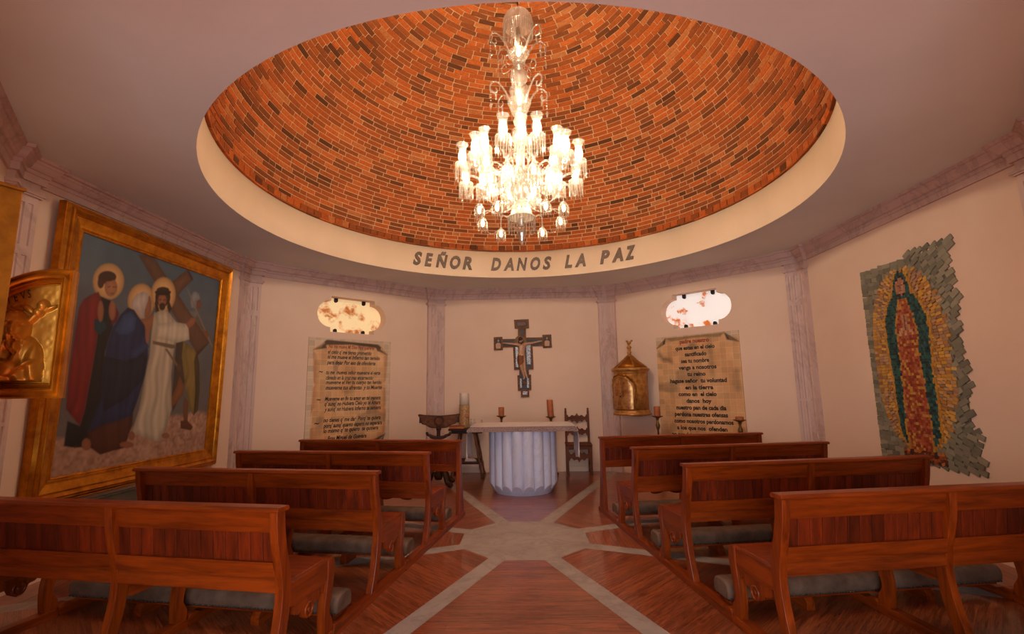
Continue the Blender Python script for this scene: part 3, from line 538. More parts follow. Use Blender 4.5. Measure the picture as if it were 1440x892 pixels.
def pew_row(c0,c1,th,side):
    """front cap corners at the aisle of the first and last of four rows"""
    out=Vector((side*math.cos(th),math.sin(th),0)); fw=Vector((-side*math.sin(th),math.cos(th),0)); P=[]
    for i in range(4):
        c=Vector(c0).lerp(Vector(c1),i/3); P.append((tuple(c+out*1.068-fw*.09),side*th))
    return P
LP=pew_row((-1.251,2.693,0),(-.729,6.014,0),math.radians(8.9),-1)
RP=pew_row((1.393,2.872,0),(.933,6.194,0),math.radians(7.9),1)
pew=make_pew(); scr=make_screen()
LB={('L',0):'nearest wooden pew left of the aisle, running out of the photo past the gold relief',('L',1):'second wooden pew left of the aisle, its far end below the framed painting',('L',2):'third wooden pew left of the aisle, just behind the left slatted screen',
    ('R',0):'nearest wooden pew right of the aisle, running out of the photo under the mosaic wall',('R',1):'second wooden pew right of the aisle, its far end in front of the mosaic',('R',2):'third wooden pew right of the aisle, just behind the right slatted screen'}
first=True
for sd,P in (('L',LP),('R',RP)):
    for i in range(3):
        loc,rz=P[i]
        if first: pew.location=loc; pew.rotation_euler=(0,0,rz); pew['label']=LB[(sd,i)]; first=False
        else: dup(pew,loc,rz,LB[(sd,i)])
loc,rz=LP[3]; scr.location=loc; scr.rotation_euler=(0,0,rz); scr['label']='seatless slatted wooden screen at the front left, before the lectern'; scr['group']='slatted screens'
dup(scr,*RP[3],'seatless slatted wooden screen at the front right, below the lord\'s prayer tiles')

# ------------------------------------------------------------------ altar
AX,AY=-.01,7.56
al=thing('altar','white stone altar on a round fluted drum before the back wall','altar',(AX,AY,0))
b=MB(); nl=18; n=nl*14; zs=list(np.linspace(0,.17,26))+[.3,.5,.7,.9]
for z in zs:
    for i in range(n):
        t=2*PI*i/n-PI/2; lob=.462+.050*abs(math.sin(nl*(t+PI/2)/2))**.62
        b.v.append((min(lob,.425+.62*z)*math.cos(t),min(lob,.425+.62*z)*math.sin(t),z))
k=len(zs)
for j in range(k-1):
    for i in range(n):
        i2=(i+1)%n; b.f.append([j*n+i,j*n+i2,(j+1)*n+i2,(j+1)*n+i]); b.m.append(0); b.sm.append(False)
b.f.append([(k-1)*n+i for i in range(n)]); b.m.append(0); b.sm.append(False)
b.obj('fluted_drum',M['altar'],al)
b=MB(); x0,x1,y0,y1=-.80,.80,-.50,.52; i=.05
nx=40
lo=[(x0,y0,.90),(x1,y0,.90),(x1,y1,.90),(x0,y1,.90)]; md=[(x0+.012,y0+.008,.935),(x1-.012,y0+.008,.935),(x1-.012,y1-.008,.935),(x0+.012,y1-.008,.935)]; hi=[(x0+i,y0+.02,.966),(x1-i,y0+.02,.966),(x1-i,y1-.02,.966),(x0+i,y1-.02,.966)]
b.hexa(lo,md); b.hexa(md,hi); b.obj('table_slab',M['mensa'],al)
# altar cloth: over the top and down both ends
b=MB(); ny=48; rows=[]
ys=np.linspace(-.47,.48,ny)
def hang(s):
    R=[]
    for q in np.linspace(0,1,12):
        R.append([(s*(.755+.055*min(1,q*6)+.006*q+ .012*q*math.sin(y*62)+.006*math.sin(y*23+q*2)*q), -.02+y*(.34/.48)*(1-.06*q), .974-.058*min(1,q*6)-.40*q*(1+.10*math.sin(y*9+s))) for y in ys])
    return R
top=[[(x,y,.9705) for y in ys] for x in (-.745,-.4,0,.4,.745)]
for R in (top,hang(-1),hang(1)):
    base=len(b.v); 
    for row in R: b.v+=row
    for j in range(len(R)-1):
        for q in range(ny-1): b.f.append([base+j*ny+q,base+j*ny+q+1,base+(j+1)*ny+q+1,base+(j+1)*ny+q]); b.m.append(0); b.sm.append(True)
o=b.obj('altar_cloth',M['cloth'],loc=(AX,AY,0)); tag(o,'white linen cloth over the altar top, hanging down at both ends','cloth'); sm=o.modifiers.new('thick','SOLIDIFY'); sm.thickness=.003; sm.offset=0

# ------------------------------------------------------------------ candlesticks
def candlestick(name,label,loc,h,cr,ch,tilt=0,group=None,fancy=True):
    r=thing(name,label,'candlestick',loc,0,group)
    if fancy:
        MB().lathe([(.02,.12),(.03,.16),(.045,.2),(.03,.25),(.018,.3),(.016,h*.45),(.03,h*.48),(.036,h*.52),(.026,h*.56),(.016,h*.6),(.015,h*.78),(.028,h*.82),(.036,h*.86),(.02,h*.9),(.018,h*.95)],14).obj('stem',M['brass'],r)
        b=MB()
        for k in range(3):
            a=2*PI*k/3+.5; d=(math.cos(a),math.sin(a))
            b.tube([(d[0]*q,d[1]*q,z) for q,z in smooth([(.015,.2),(.06,.17),(.085,.09),(.075,.04),(.105,.018),(.12,.03)],3)],[.02]*13+[.022]*3,8)
            b.ball((d[0]*.1,d[1]*.1,.02),(.028,.028,.02),8,5); b.ball((d[0]*.07,d[1]*.07,.13),(.022,.022,.04),8,5)
        b.lathe([(.07,.05),(.05,.1),(.03,.16)],14); b.obj('foot',M['brass'],r)
    dish=MB().lathe([(.014,h-.06),(.03,h-.045),(.022,h-.035),(.05,h-.018),(.085,h-.004),(.092,h+.004),(.088,h+.006),(.05,h-.004),(.0005,h-.004)],22).obj('drip_pan',M['brass'],r)
    c=MB(); c.lathe([(cr*.96,h-.003),(cr,h+.01),(cr,h+ch-.008),(cr*.95,h+ch),(cr*.6,h+ch-.006),(.0005,h+ch-.008)],22)
    c.v=[(x+max(0,z-h)*tilt,y,z) for x,y,z in c.v]; ob=c.obj('candle',M['wax'],None); ob.location=loc
    tag(ob,label.replace('candlestick','').split(',')[0],'candle')
    w=MB().tube([(ch*tilt,0,h+ch-.008),(ch*tilt+.001,0,h+ch+.004)],.0018,6).obj('wick',M['iron'],ob)
    return r,ob
for nm,lab,clab,loc,h,cr,ch,tl in (
    ('floor_candlestick','brass candlestick behind the left part of the altar, under the short candle','short orange brown candle left behind the altar',(-.385,8.80,0),1.03,.050,.155,0),
    ('floor_candlestick','brass candlestick with a scrolled foot behind the right part of the altar','tall leaning orange brown candle right behind the altar',(.495,8.80,0),1.005,.055,.30,-.045),
    ('floor_candlestick','brass candlestick under the gilded tabernacle, left of the prayer tiles','orange brown candle standing below the gilded tabernacle',(2.205,8.15,0),1.025,.05,.16,0),
    ('floor_candlestick','brass candlestick in front of the lower right corner of the prayer tiles','burnt down candle stub in front of the prayer tiles',(3.13,7.21,0),1.01,.058,.045,0)):
    r,c=candlestick(nm,lab,loc,h,cr,ch,tl,'brass floor candlesticks'); c['label']=clab; c['group']='orange candles'

# ------------------------------------------------------------------ ladder-back chair
def wavy(x0,x1,zc,h,amp,n=48):
    up=[];dn=[]
    for i in range(n+1):
        u=-1+2*i/n; e=abs(u)
        w=(.78+.22*math.cos(PI*e*1.0))*h/2 + amp*math.cos(e*PI*4.2)*.5 + (amp*.9 if e>.86 else 0) + (amp*.7 if e<.05 else 0)
        w=max(w,.012); x=(x0+x1)/2+u*(x1-x0)/2; up.append((x,zc+w)); dn.append((x,zc-w))
    return up[::-1]+dn
ch=thing('ladder_back_chair','carved dark wooden chair with scalloped slats right of the altar','chair',(.985,8.98,0),math.radians(-3))
for s in (-1,1):
    x=s*.205
    P=[(x-.02,.16),(x+.02,.16),(x+.02,.20),(x-.02,.20)]
    MB().hexa([(x-.021,.15,0),(x+.021,.15,0),(x+.021,.192,0),(x-.021,.192,0)],[(x-.021,.15,.5),(x+.021,.15,.5),(x+.021,.192,.5),(x-.021,.192,.5)]).obj('rear_leg',M['chairz'],ch,.003)
    b=MB().hexa([(x-.021,.15,.5),(x+.021,.15,.5),(x+.021,.192,.5),(x-.021,.192,.5)],[(x-.02,.18,1.08),(x+.02,.18,1.08),(x+.02,.216,1.08),(x-.02,.216,1.08)])
    b.lathe([(.014,1.078),(.022,1.09),(.012,1.105),(.02,1.118),(.014,1.134),(.0005,1.142)],10,(x,.198,0)); b.obj('back_post',M['chairz'],ch,.003)
    b=MB().box(x-.024,x+.024,-.2,-.152,.0,.51); b.obj('front_leg',M['chairz'],ch,.004)
    MB().box(x-.013,x+.013,-.155,.155,.14,.17).obj('side_stretcher',M['chairw'],ch,.003)
    MB().box(x-.016,x+.016,-.155,.155,.44,.5).obj('seat_side_rail',M['chairw'],ch,.003)
for z,h,y in ((.95,.125,.176),(.71,.125,.166)):
    MB().prism(wavy(-.19,.19,z,h,.024),y,y+.018,'y').obj('back_slat',M['chairw'],ch,.002)
MB().prism(wavy(-.188,.188,.315,.135,.026),-.188,-.168,'y').obj('front_stretcher',M['chairw'],ch,.002)
MB().box(-.235,.235,-.215,.2,.5,.525).obj('seat',M['chairw'],ch,.006)
MB().box(-.19,.19,-.19,-.17,.43,.5).obj('seat_front_rail',M['chairw'],ch,.003)

# ------------------------------------------------------------------ lectern
LX,LY=-1.36,7.95
le=thing('lectern','dark carved wooden lectern with a leather faced desk, left of the altar','lectern',(LX,LY,0),math.radians(4))
out=smooth([(-.33,.215),(-.2,.20),(0,.19),(.2,.20),(.33,.215)],4)+smooth([(.345,.20),(.31,.15),(.295,.085)],3)+smooth([(.265,.055),(.21,.042),(.16,.012),(.11,-.004),(0,-.008),(-.11,-.004),(-.16,.012),(-.21,.042),(-.265,.055)],3)+smooth([(-.295,.085),(-.31,.15),(-.345,.20)],3)
tilt=lambda p:(p[0],p[1]*1.0+.30*p[2],.905+p[2])
def tprism(prof,y0,y1,name,m,par,bev=0):
    b=MB().prism(prof,y0,y1,'y'); b.v=[tilt(p) for p in b.v]; return b.obj(name,m,par,bev)
desk=tprism(out,0,.03,'desk',M['dark_x'],le,.004)
tprism([(x*.93,.103+(z-.103)*.80) for x,z in out],-.006,.001,'leather_panel',M['leather'],desk)
b=MB(); b.tube([(.075*math.cos(q),-.008,.105+.075*math.sin(q)) for q in np.linspace(0,2*PI,33)],.008,8,caps=False); b.v=[tilt(p) for p in b.v]; b.obj('medallion_ring',M['dark_x'],desk)
b=MB(); b.lathe([(.06,0),(.05,.004),(.0005,.012)],20); b.v=[tilt((x,-.006-z,.105+y)) for x,y,z in b.v]; b.obj('medallion',M['leather'],desk)
tprism([(-.31,.075),(.31,.075),(.31,.10),(-.31,.10)],.03,.14,'book_ledge',M['dark_x'],le,.004)
for s in (-1,1):
    b=MB().prism(smooth([(.03,.21),(.12,.17),(.15,.12),(.14,.07)],3)+[(.03,.075)],s*.31-.012,s*.31+.012,'x'); b.v=[tilt(p) for p in b.v]; b.obj('desk_cheek',M['dark_x'],le,.003)
MB().lathe([(.05,.10),(.075,.16),(.05,.22),(.035,.3),(.045,.4),(.055,.5),(.04,.6),(.03,.68),(.05,.72),(.05,.755),(.03,.775),(.03,.86),(.042,.88),(.042,.9),(.03,.935)],16).obj('column',M['dark_z'],le)
b=MB().prism(smooth([(-.15,.80),(-.10,.785),(-.05,.772),(0,.77),(.05,.772),(.10,.785),(.15,.80)],3)+smooth([(.13,.755),(.08,.735),(0,.725),(-.08,.735),(-.13,.755)],3),-.09,.09,'y'); b.obj('turning_cradle',M['dark_x'],le,.004)
for s in (-1,1):
    b=MB().tube(smooth([(s*.10,0,.775),(s*.14,0,.785),(s*.175,0,.80),(s*.19,.02,.83)],4),.022,8); b.obj('cradle_arm',M['dark_x'],le)
    b=MB().tube(smooth([(s*.03,-.0,.62),(s*.14,-.0,.60),(s*.22,-.0,.655),(s*.28,-.0,.68),(s*.31,0,.66)],4),[.03]*13+[.034]*4,8); b.obj('side_scroll',M['dark_x'],le)
for k in range(4):
    a=PI/4+PI/2*k; d=(math.cos(a),math.sin(a))
    P=smooth([(.03,.30),(.10,.27),(.17,.17),(.21,.08),(.27,.045),(.31,.06)],4)
    b=MB().tube([(d[0]*q,d[1]*q,z) for q,z in P],[.032]*8+[.036]*9+[.042]*4,8); b.obj('scroll_foot',M['dark_z'],le)

# ------------------------------------------------------------------ side table and what stands on it
tb=thing('side_table','bamboo legged side table with a lower shelf behind the altar\'s left end','table',(-.98,8.80,0))
MB().box(-.32,.30,-.24,.24,.80,.835).obj('table_top',M['dark_x'],tb,.004)
MB().box(-.28,.26,-.20,.20,.75,.80).obj('apron',M['dark_x'],tb,.003)
for sx in (-1,1):
    for sy in (-1,1):
        p0=Vector((sx*.13+.0,sy*.17,.76)); p1=Vector((sx*.27+.0,sy*.24,.0)); b=MB()
        b.tube([p0.lerp(p1,q) for q in np.linspace(0,1,13)],[.019 if i%3 else .024 for i in range(13)],8); b.ball(tuple(p1+Vector((0,0,.025))),.024,8,5); b.obj('leg',M['bamboo'],tb)
MB().box(-.235,.235,-.22,.22,.235,.258).obj('shelf',M['dark_x'],tb,.003)
for sy in (-1,1): MB().tube([(-.23,sy*.21,.27),(.23,sy*.21,.27)],.012,8).obj('shelf_rail',M['bamboo'],tb)
TZ=.835
bk=thing('red_book','thick closed book with red cover and orange edges on the side table','book',(-1.16,8.68,TZ),.06)
MB().box(-.125,.125,-.085,.085,.006,.040).obj('pages',M['ochre'],bk,.002)
b=MB().box(-.13,.13,-.09,.09,0,.006); b.box(-.13,.13,-.09,.09,.040,.046); b.box(-.13,-.124,-.09,.09,.006,.040); b.obj('cover',M['porcel'],bk,.002)
pc=thing('paschal_candle','tall thick ivory candle in an ornamented sleeve on the side table','candle',(-1.055,8.86,TZ))
MB().lathe([(.09,0),(.092,.01),(.09,.4),(.088,.402),(.0005,.402)],28).obj('ornamented_sleeve',None or plain('candle_ornament',s2l(128,88,48),s2l(196,156,104),.5,.1,34,.3),pc)
MB().lathe([(.084,.395),(.085,.60),(.08,.615),(.05,.605),(.0005,.6)],28).obj('wax_body',M['candle'],pc)
b=MB()
for i in range(7): b.ball((.06*math.cos(-1.3+i*.13)*1.45,.06*math.sin(-1.3+i*.13)*1.5,.2+.03*math.sin(i*1.9)),(.012,.008,.012),8,5)
b.obj('wax_flowers',plain('red_wax',s2l(150,30,24),s2l(180,50,40),.5,0,20,0),pc)
def cruet(loc,lab,h,m):
    r=thing('cruet',lab,'cruet',loc,0,'glass cruets')
    MB().lathe([(.022,0),(.028,.01),(.03,.05),(.02,h*.6),(.011,h*.75),(.014,h*.92),(.018,h*.93),(.0005,h*.93)],14).obj('bottle',M['glass'],r)
    MB().lathe([(.009,h*.93),(.012,h*.97),(.009,h),(.0005,h+.004)],12).obj('stopper',m,r)
    MB().lathe([(.019,.004),(.025,.012),(.026,.048),(.0005,.05)],12).obj('wine',plain('wine',s2l(90,30,20),s2l(110,40,26),.3,0,10,0) if m==M['gold'] else M['glass'],r)
cruet((-.925,8.76,TZ),'clear glass cruet on the side table beside the paschal candle',.16,M['glass'])
cruet((-.865,8.74,TZ),'glass cruet holding red wine on the side table',.15,M['gold'])
cruet((-.73,8.72,TZ),'small glass flask at the right end of the side table',.14,M['silver'])
b=MB()
for i in range(5): 
    P=[( .11*math.cos(q)*(1-.06*i)*(1+.12*math.sin(3*q+i)), .07*math.sin(q)*(1-.05*i)) for q in np.linspace(0,2*PI,20,endpoint=False)]
    b.prism(P,.012*i,.012*i+.011,'z')
o=b.obj('folded_linen',M['cloth'],bevel=.003); rebase(o,(-.93,8.66,.258),.2); tag(o,'small heap of folded white linen on the lower shelf of the side table','cloth')
# ------------------------------------------------------------------ painted pictures (colour stored on a fine mesh)
def cover(px,pz,poly,soft):
    P=np.array(poly); n=len(P); inside=np.zeros(px.shape,bool); d2=np.full(px.shape,1e9)
    for i in range(n):
        x0,y0=P[i]; x1,y1=P[(i+1)%n]
        if y0!=y1:
            c=((y0>pz)!=(y1>pz)); xi=(x1-x0)*(pz-y0)/(y1-y0)+x0; inside^=(c&(px<xi))
        dx,dy=x1-x0,y1-y0; L=dx*dx+dy*dy+1e-12; t=np.clip(((px-x0)*dx+(pz-y0)*dy)/L,0,1)
        d2=np.minimum(d2,(px-x0-t*dx)**2+(pz-y0-t*dy)**2)
    d=np.sqrt(d2)*np.where(inside,1,-1)
    return np.clip(d/soft*.5+.5,0,1), d
def vnoise(x,z,f,seed=0):
    r=np.random.default_rng(seed); G=r.random((64,64)); u=x*f; v=z*f; i=np.floor(u).astype(int); j=np.floor(v).astype(int); a=u-i; b_=v-j
    a=a*a*(3-2*a); b_=b_*b_*(3-2*b_); g=lambda p,q:G[p%64,q%64]
    return (g(i,j)*(1-a)+g(i+1,j)*a)*(1-b_)+(g(i,j+1)*(1-a)+g(i+1,j+1)*a)*b_
lin=lambda c: np.array(s2l(*c)[:3])
def grid_obj(name,xs,zs,colors,mat,parent,y=0,depth=None):
    nx,nz=len(xs),len(zs); X,Z=np.meshgrid(xs,zs); Y=np.full(X.shape,y) if depth is None else depth
    V=np.stack([X,Y,Z],-1).reshape(-1,3); I=np.arange(nx*nz).reshape(nz,nx)
    F=np.stack([I[:-1,:-1],I[:-1,1:],I[1:,1:],I[1:,:-1]],-1).reshape(-1,4)
    me=bpy.data.meshes.new(name); me.from_pydata(V.tolist(),[],F.tolist()); me.materials.append(mat)
    if colors is not None:
        at=me.color_attributes.new('Col','FLOAT_COLOR','POINT'); c=np.concatenate([colors.reshape(-1,3),np.ones((nx*nz,1))],1).astype(np.float32); at.data.foreach_set('color',c.ravel())
    me.polygons.foreach_set('use_smooth',[True]*len(me.polygons)); me.update()
    o=bpy.data.objects.new(name,me); COL.objects.link(o); o.parent=parent; return o
def rect_frame(b,x0,x1,z0,z1,prof):
    """moulded frame: prof = [(outward from the opening, out from the wall)] """
    path=[(x0,z0),(x1,z0),(x1,z1),(x0,z1)]
    return b.sweep(path,[(-o,h) for o,h in prof],lambda p,h:(p.x,-h,p.y))

# the big framed painting on the left wall
loc,rz=wall_loc(180,0,0)
pt=thing('framed_painting','large painting of robed figures and a wooden cross in a wide gilt frame','painting',(loc[0],loc[1],.67),rz)
px0,px1,pz0,pz1=-1.075,.915,.825-.67,2.965-.67
NX,NZ=330,352; xs=np.linspace(px0-.01,px1+.01,NX); zs=np.linspace(pz0-.01,pz1+.01,NZ); X,Z=np.meshgrid(xs,zs); ZZ=Z+.67
sky=np.clip((ZZ-1.2)/1.7,0,1)[...,None]; img=lin((96,88,84))*(1-sky)+lin((74,90,100))*sky
n1=vnoise(X+5,ZZ,3,1)*.6+vnoise(X+5,ZZ,9,2)*.4; img=img*(.82+.36*n1[...,None])
gl=1.20+.07*np.sin(X*2.2)+.05*vnoise(X+3,ZZ,6,5); gm=np.clip((gl-ZZ)/.05,0,1)[...,None]
gn=(vnoise(X+9,ZZ,16,3)*.45+vnoise(X+9,ZZ,36,4)*.55)[...,None]
ground=lin((124,84,66))*(1-gn)+lin((186,148,122))*gn; img=img*(1-gm)+ground*gm
for c,fold,poly in PAINT:
    a,d=cover(X,ZZ,poly,.008); base=lin(c); sh=np.ones(X.shape)
    if fold:
        w=vnoise(X+2,ZZ,4,6)*1.0; sh=1+fold*.8*(np.sin(70*(X+.10*w+.06*ZZ)+1.2*np.sin(ZZ*2.1))*.5+np.sin(31*(X-.10*ZZ+.15*w))*.5)
    sh=sh*np.clip(.74+d*5.0,.7,1.08)
    a=a[...,None]; img=img*(1-a)+np.clip(base*sh[...,None],0,1)*a
img=img*1.02
M['paint']=attr_mat('oil_paint',.42,.5,.06,60,.12)
grid_obj('canvas',xs,zs,img,M['paint'],pt,-.03)
fr=MB(); rect_frame(fr,px0,px1,pz0,pz1,[(0,.028),(0,.044),(.014,.05),(.022,.044),(.03,.05),(.05,.052),(.115,.07),(.12,.078),(.128,.07),(.136,.08),(.150,.092),(.158,.098),(.168,.092),(.174,.08),(.182,.085),(.196,.07),(.204,.062),(.212,.064),(.218,.05),(.218,.0)])
fr.box(px0-.2,px1+.2,-.026,-.02,pz0-.2,pz1+.2)
fr.obj('gilt_frame',[M['gilt']],pt)
pt.rotation_euler=(math.radians(.9),0,rz)

# stone slab low on the left wall
loc,rz=wall_loc(180,-.1,0); sl=MB().box(-.85,1.0,-.035,0,.0,.545); sl.box(-.87,1.02,-.045,0,.545,.565)
o=sl.obj('stone_slab',M['slab'],bevel=.003); rebase(o,(loc[0]+.0005,loc[1],0),rz); tag(o,'low grey green stone slab against the left wall below the framed painting','slab')

# ------------------------------------------------------------------ writing
def text_geo(s,size,shear=0,bold=0):
    cu=bpy.data.curves.new('t','FONT'); cu.body=s; cu.size=size; cu.shear=shear; cu.offset=bold; cu.resolution_u=3
    ob=bpy.data.objects.new('t',cu); COL.objects.link(ob); dg=bpy.context.evaluated_depsgraph_get(); me=bpy.data.meshes.new_from_object(ob.evaluated_get(dg))
    V=np.array([v.co[:] for v in me.vertices]) if len(me.vertices) else np.zeros((0,3)); F=[list(p.vertices) for p in me.polygons]
    bpy.data.objects.remove(ob); bpy.data.curves.remove(cu); bpy.data.meshes.remove(me); return V,F
def line(b,s,x0,x1,zb,size,mi,shear,bold,y,centre=False):
    V,F=text_geo(s,size,shear,bold)
    if not len(V): return
    a,c=V[:,0].min(),V[:,0].max(); k=(x1-x0)/(c-a)
    b.add([(x0+(v[0]-a)*k,y,zb+v[1]) for v in V],F,mi)
def parchment(X,Z,w,h,seed,left):
    """tile picture of an unrolled parchment: X,Z from the panel's lower left corner"""
    tile=np.floor(X/.1)*7.3+np.floor(Z/.1)*3.1; tv=(np.sin(tile*12.9898)*43758.5453)%1
    n=vnoise(X,Z,3.2,seed)*.55+vnoise(X,Z,8,seed+1)*.3+vnoise(X,Z,22,seed+2)*.15
    bg=lin((206,180,150)); img=np.ones(X.shape+(3,))*bg*(.92+.16*tv[...,None])
    body=[(.06*w,-.1),(.055*w,.3*h),(.07*w,.6*h),(.05*w,h*.90),(.20*w,h*.975),(.84*w,h*.965),(.955*w,h*.87),(.935*w,.55*h),(.95*w,.3*h),(.94*w,.10*h),(.72*w,-.05)] if left else [(-.1,-.1),(-.1,h*.88),(.13*w,h*.985),(.84*w,h*.99),(w+.1,h*.90),(w+.1,-.1)]
    a,d=cover(X,Z,body,.012); inner=lin((196,142,92))*(1-n[...,None])+lin((224,184,136))*n[...,None]
    inner=inner*(.93+.14*tv[...,None])
    edge=np.clip(1-d/.11,0,1)**1.5*(vnoise(X,Z,5,seed+5)>.25)
    if left: inner=inner*(1-.6*edge[...,None])+lin((164,92,44))*.6*edge[...,None]
    st=np.clip((vnoise(X+4,Z,4.5,seed+7)-.72)*3.2,0,.42)[...,None]; inner=inner*(1-st)+lin((96,84,66))*st
    img=img*(1-a[...,None])+inner*a[...,None]
    def put(poly,c,k=1.0,soft=.012):
        nonlocal img
        q,dd=cover(X,Z,poly,soft); q=q[...,None]*k; img=img*(1-q)+lin(c)*(.8+.4*n[...,None])*q
    if left:
        put([(.19*w,h*.935),(.17*w,h*.965),(.20*w,h*.985),(.83*w,h*.965),(.87*w,h*.94),(.86*w,h*.905),(.82*w,h*.90),(.80*w,h*.93),(.5*w,h*.95)],(66,54,40),.95)
        put([(.19*w,h*.955),(.05*w,h*.885),(.20*w,h*.905)],(84,68,50)); put([(.17*w,h*.95),(.06*w,h*.888),(.14*w,h*.912)],(150,120,88)); put([(.84*w,h*.93),(.955*w,h*.865),(.83*w,h*.90)],(96,70,46))
        put([(.74*w,.095*h-.12),(.95*w,.095*h),(.90*w,.02*h-.05)],(70,56,40)); put([(.78*w,-.01),(.93*w,.075*h),(.86*w,-.02)],(168,140,104))
    else:
        put([(-.01,h*.885),(.13*w,h*.985),(.12*w,h*.93)],(56,46,36)); put([(.01,h*.895),(.10*w,h*.965),(.09*w,h*.925)],(146,116,82)); put([(.84*w,h*.995),(1.01*w,h*.895),(.87*w,h*.925)],(58,46,36)); put([(.87*w,h*.965),(.98*w,h*.905),(.90*w,h*.928)],(140,108,74))
        put([(.14*w,h*.985),(.84*w,h*.99),(.80*w,h*.955),(.5*w,h*.968),(.2*w,h*.95)],(112,88,58),.7)
        put([(.03*w,h*.86),(.09*w,h*.80),(.17*w,h*.79),(.20*w,h*.74),(.14*w,h*.76),(.07*w,h*.77),(.02*w,h*.82)],(86,68,46),.7,.04)
        put([(.64*w,h*.97),(.70*w,h*.95),(.70*w,h*.6),(.66*w,h*.62)],(120,100,70),.5,.05)
    return img
M['tile']=attr_mat('glazed_tiles',.35,.5,.04,30,.05,grid=.1)
def tile_panel(ang,u0,u1,z0,z1,label,left,lines,seed):
    loc,rz=wall_loc(ang,u0,z0); r=thing('tile_panel',label,'tile picture',loc,rz); w=u1-u0; h=z1-z0
    MB().box(0,w,-.012,0,0,h).obj('tile_bed',M['mortar'],r)
    xs=np.linspace(0,w,int(w/.0085)); zs=np.linspace(0,h,int(h/.0085)); X,Z=np.meshgrid(xs,zs)
    grid_obj('painted_tiles',xs,zs,parchment(X,Z,w,h,seed,left),M['tile'],r,-.0135)
    for s,x0,x1,zb,size,mi in lines:
        b=MB(); line(b,s,x0-u0,x1-u0,zb-z0,size,mi,.28 if left else .0,.0022 if left else .0036,-.0155); b.obj('text_line',[M['text'],M['redtext']],r,recalc=False)
    return r
L=[("No me mueve Mi Dios Para quererte",-.41,.39,2.205,.085,1),("el cielo q' me tienes prometido",-.42,.34,2.115,.09,0),("ni me mueve el Infierno tan temido",-.425,.50,2.035,.09,0),("para dejar Por eso de ofenderte",-.43,.42,1.945,.09,0),
("tu me  mueves señor mueveme el verte",-.435,.515,1.785,.09,0),("clavado en la cruz mas encarnecido",-.435,.38,1.70,.09,0),("mueveme el Ver tu cuerpo tan herido",-.435,.54,1.625,.09,0),("mueveme tus afrentas  y tu Muerte",-.435,.55,1.54,.09,0),
("Mueveme en fin tu amor en tal manera",-.44,.53,1.365,.09,0),("q' aunq' no Hubiera Cielo yo te Amara",-.44,.53,1.285,.09,0),("y aunq' no Hubiera Infierno te temiera",-.44,.54,1.20,.09,0),
("no tienes q' me dar  Porq' te quiera",-.445,.54,1.03,.095,0),("porq' aunq' quanto espero no esperara",-.445,.57,.945,.09,0),("lo mismo q' te quiero  te quisiera",-.445,.50,.865,.09,0),("Fray Miguel de Guevara",-.37,.29,.745,.095,0)]
L+=[("~",-.555,-.485,1.79,.12,0),("~",-.57,-.50,1.35,.12,0),("~",-.595,-.51,.985,.12,0)]
tile_panel(135,-.73,.71,.62,2.365,'tile picture of a parchment with a handwritten poem below the amber window',True,L,11)
Rr=[("padre nuestro",.50),("que estas en el cielo",.67),("santificado",.37),("sea tu nombre",.48),("venga a nosotros",.64),("tu reino",.31),("hagase señor  tu voluntad",.95),("en la tierra",.47),("como en  el cielo",.64),("danos  hoy",.42),("nuestro pan de cada dia",.83),("perdona nuestras ofensas",.88),("como nosotros perdonamos",.97),("a los que nos  ofenden",.83),("no nos dejes caer en tentacion",1.0)]
cx=[-.01,-.01,.0,-.02,.01,-.01,.0,.02,-.02,.0,.02,.01,.04,.01,.0]
tile_panel(45,-.67,.74,.60,2.352,'tile picture of a parchment with the lord\'s prayer lettered on it below the white window',False,[(s,c+.03-w/2,c+.03+w/2,2.215-.1085*i,.092,1 if i==0 else 0) for i,((s,w),c) in enumerate(zip(Rr,cx))],23)
# bronze letters on the ring of the dome
ins=thing('ring_inscription','grey raised letters SEÑOR DANOS LA PAZ on the plaster ring under the dome','letters',(0,YC,3.66))
for chx,ang,w in (('S',-33.9,2.9),('E',-30.2,2.7),('Ñ',-25.9,3.9),('O',-21.5,3.4),('R',-17.5,3.1),('D',-8.0,3.3),('A',-3.8,3.4),('N',.6,3.6),('O',5.0,3.3),('S',8.9,2.9),('L',15.9,2.4),('A',19.8,3.5),('P',27.9,3.2),('A',32.0,3.6),('Z',36.2,3.2)):
    V,F=text_geo(chx,.3,.25,.012); a,c=V[:,0].min(),V[:,0].max(); base=-.105; 
    hh=.215; capH=text_geo('N',.3,.25,.012)[0][:,1].max(); ws=math.radians(w)*RO/(c-a); b=MB()
    def cyl(x,z,d):
        t=math.radians(ang)+((x-(a+c)/2)*ws)/RO; rr=RO-d; return (rr*math.sin(t),rr*math.cos(t),base+z*hh/capH)
    # ring of boundary edges gives the letters their thickness
    n=len(V); from collections import Counter
    ec=Counter(); 
    for f in F:
        for i in range(len(f)): ec[(f[i],f[(i+1)%len(f)])]+=1
    side=[(i,j) for (i,j) in ec if (j,i) not in ec]
    b.add([cyl(v[0],v[1],.022) for v in V]+[cyl(v[0],v[1],.0005) for v in V],F+[(j,i,n+i,n+j) for i,j in side])
    b.obj('letter',M['letter'],ins,recalc=False)

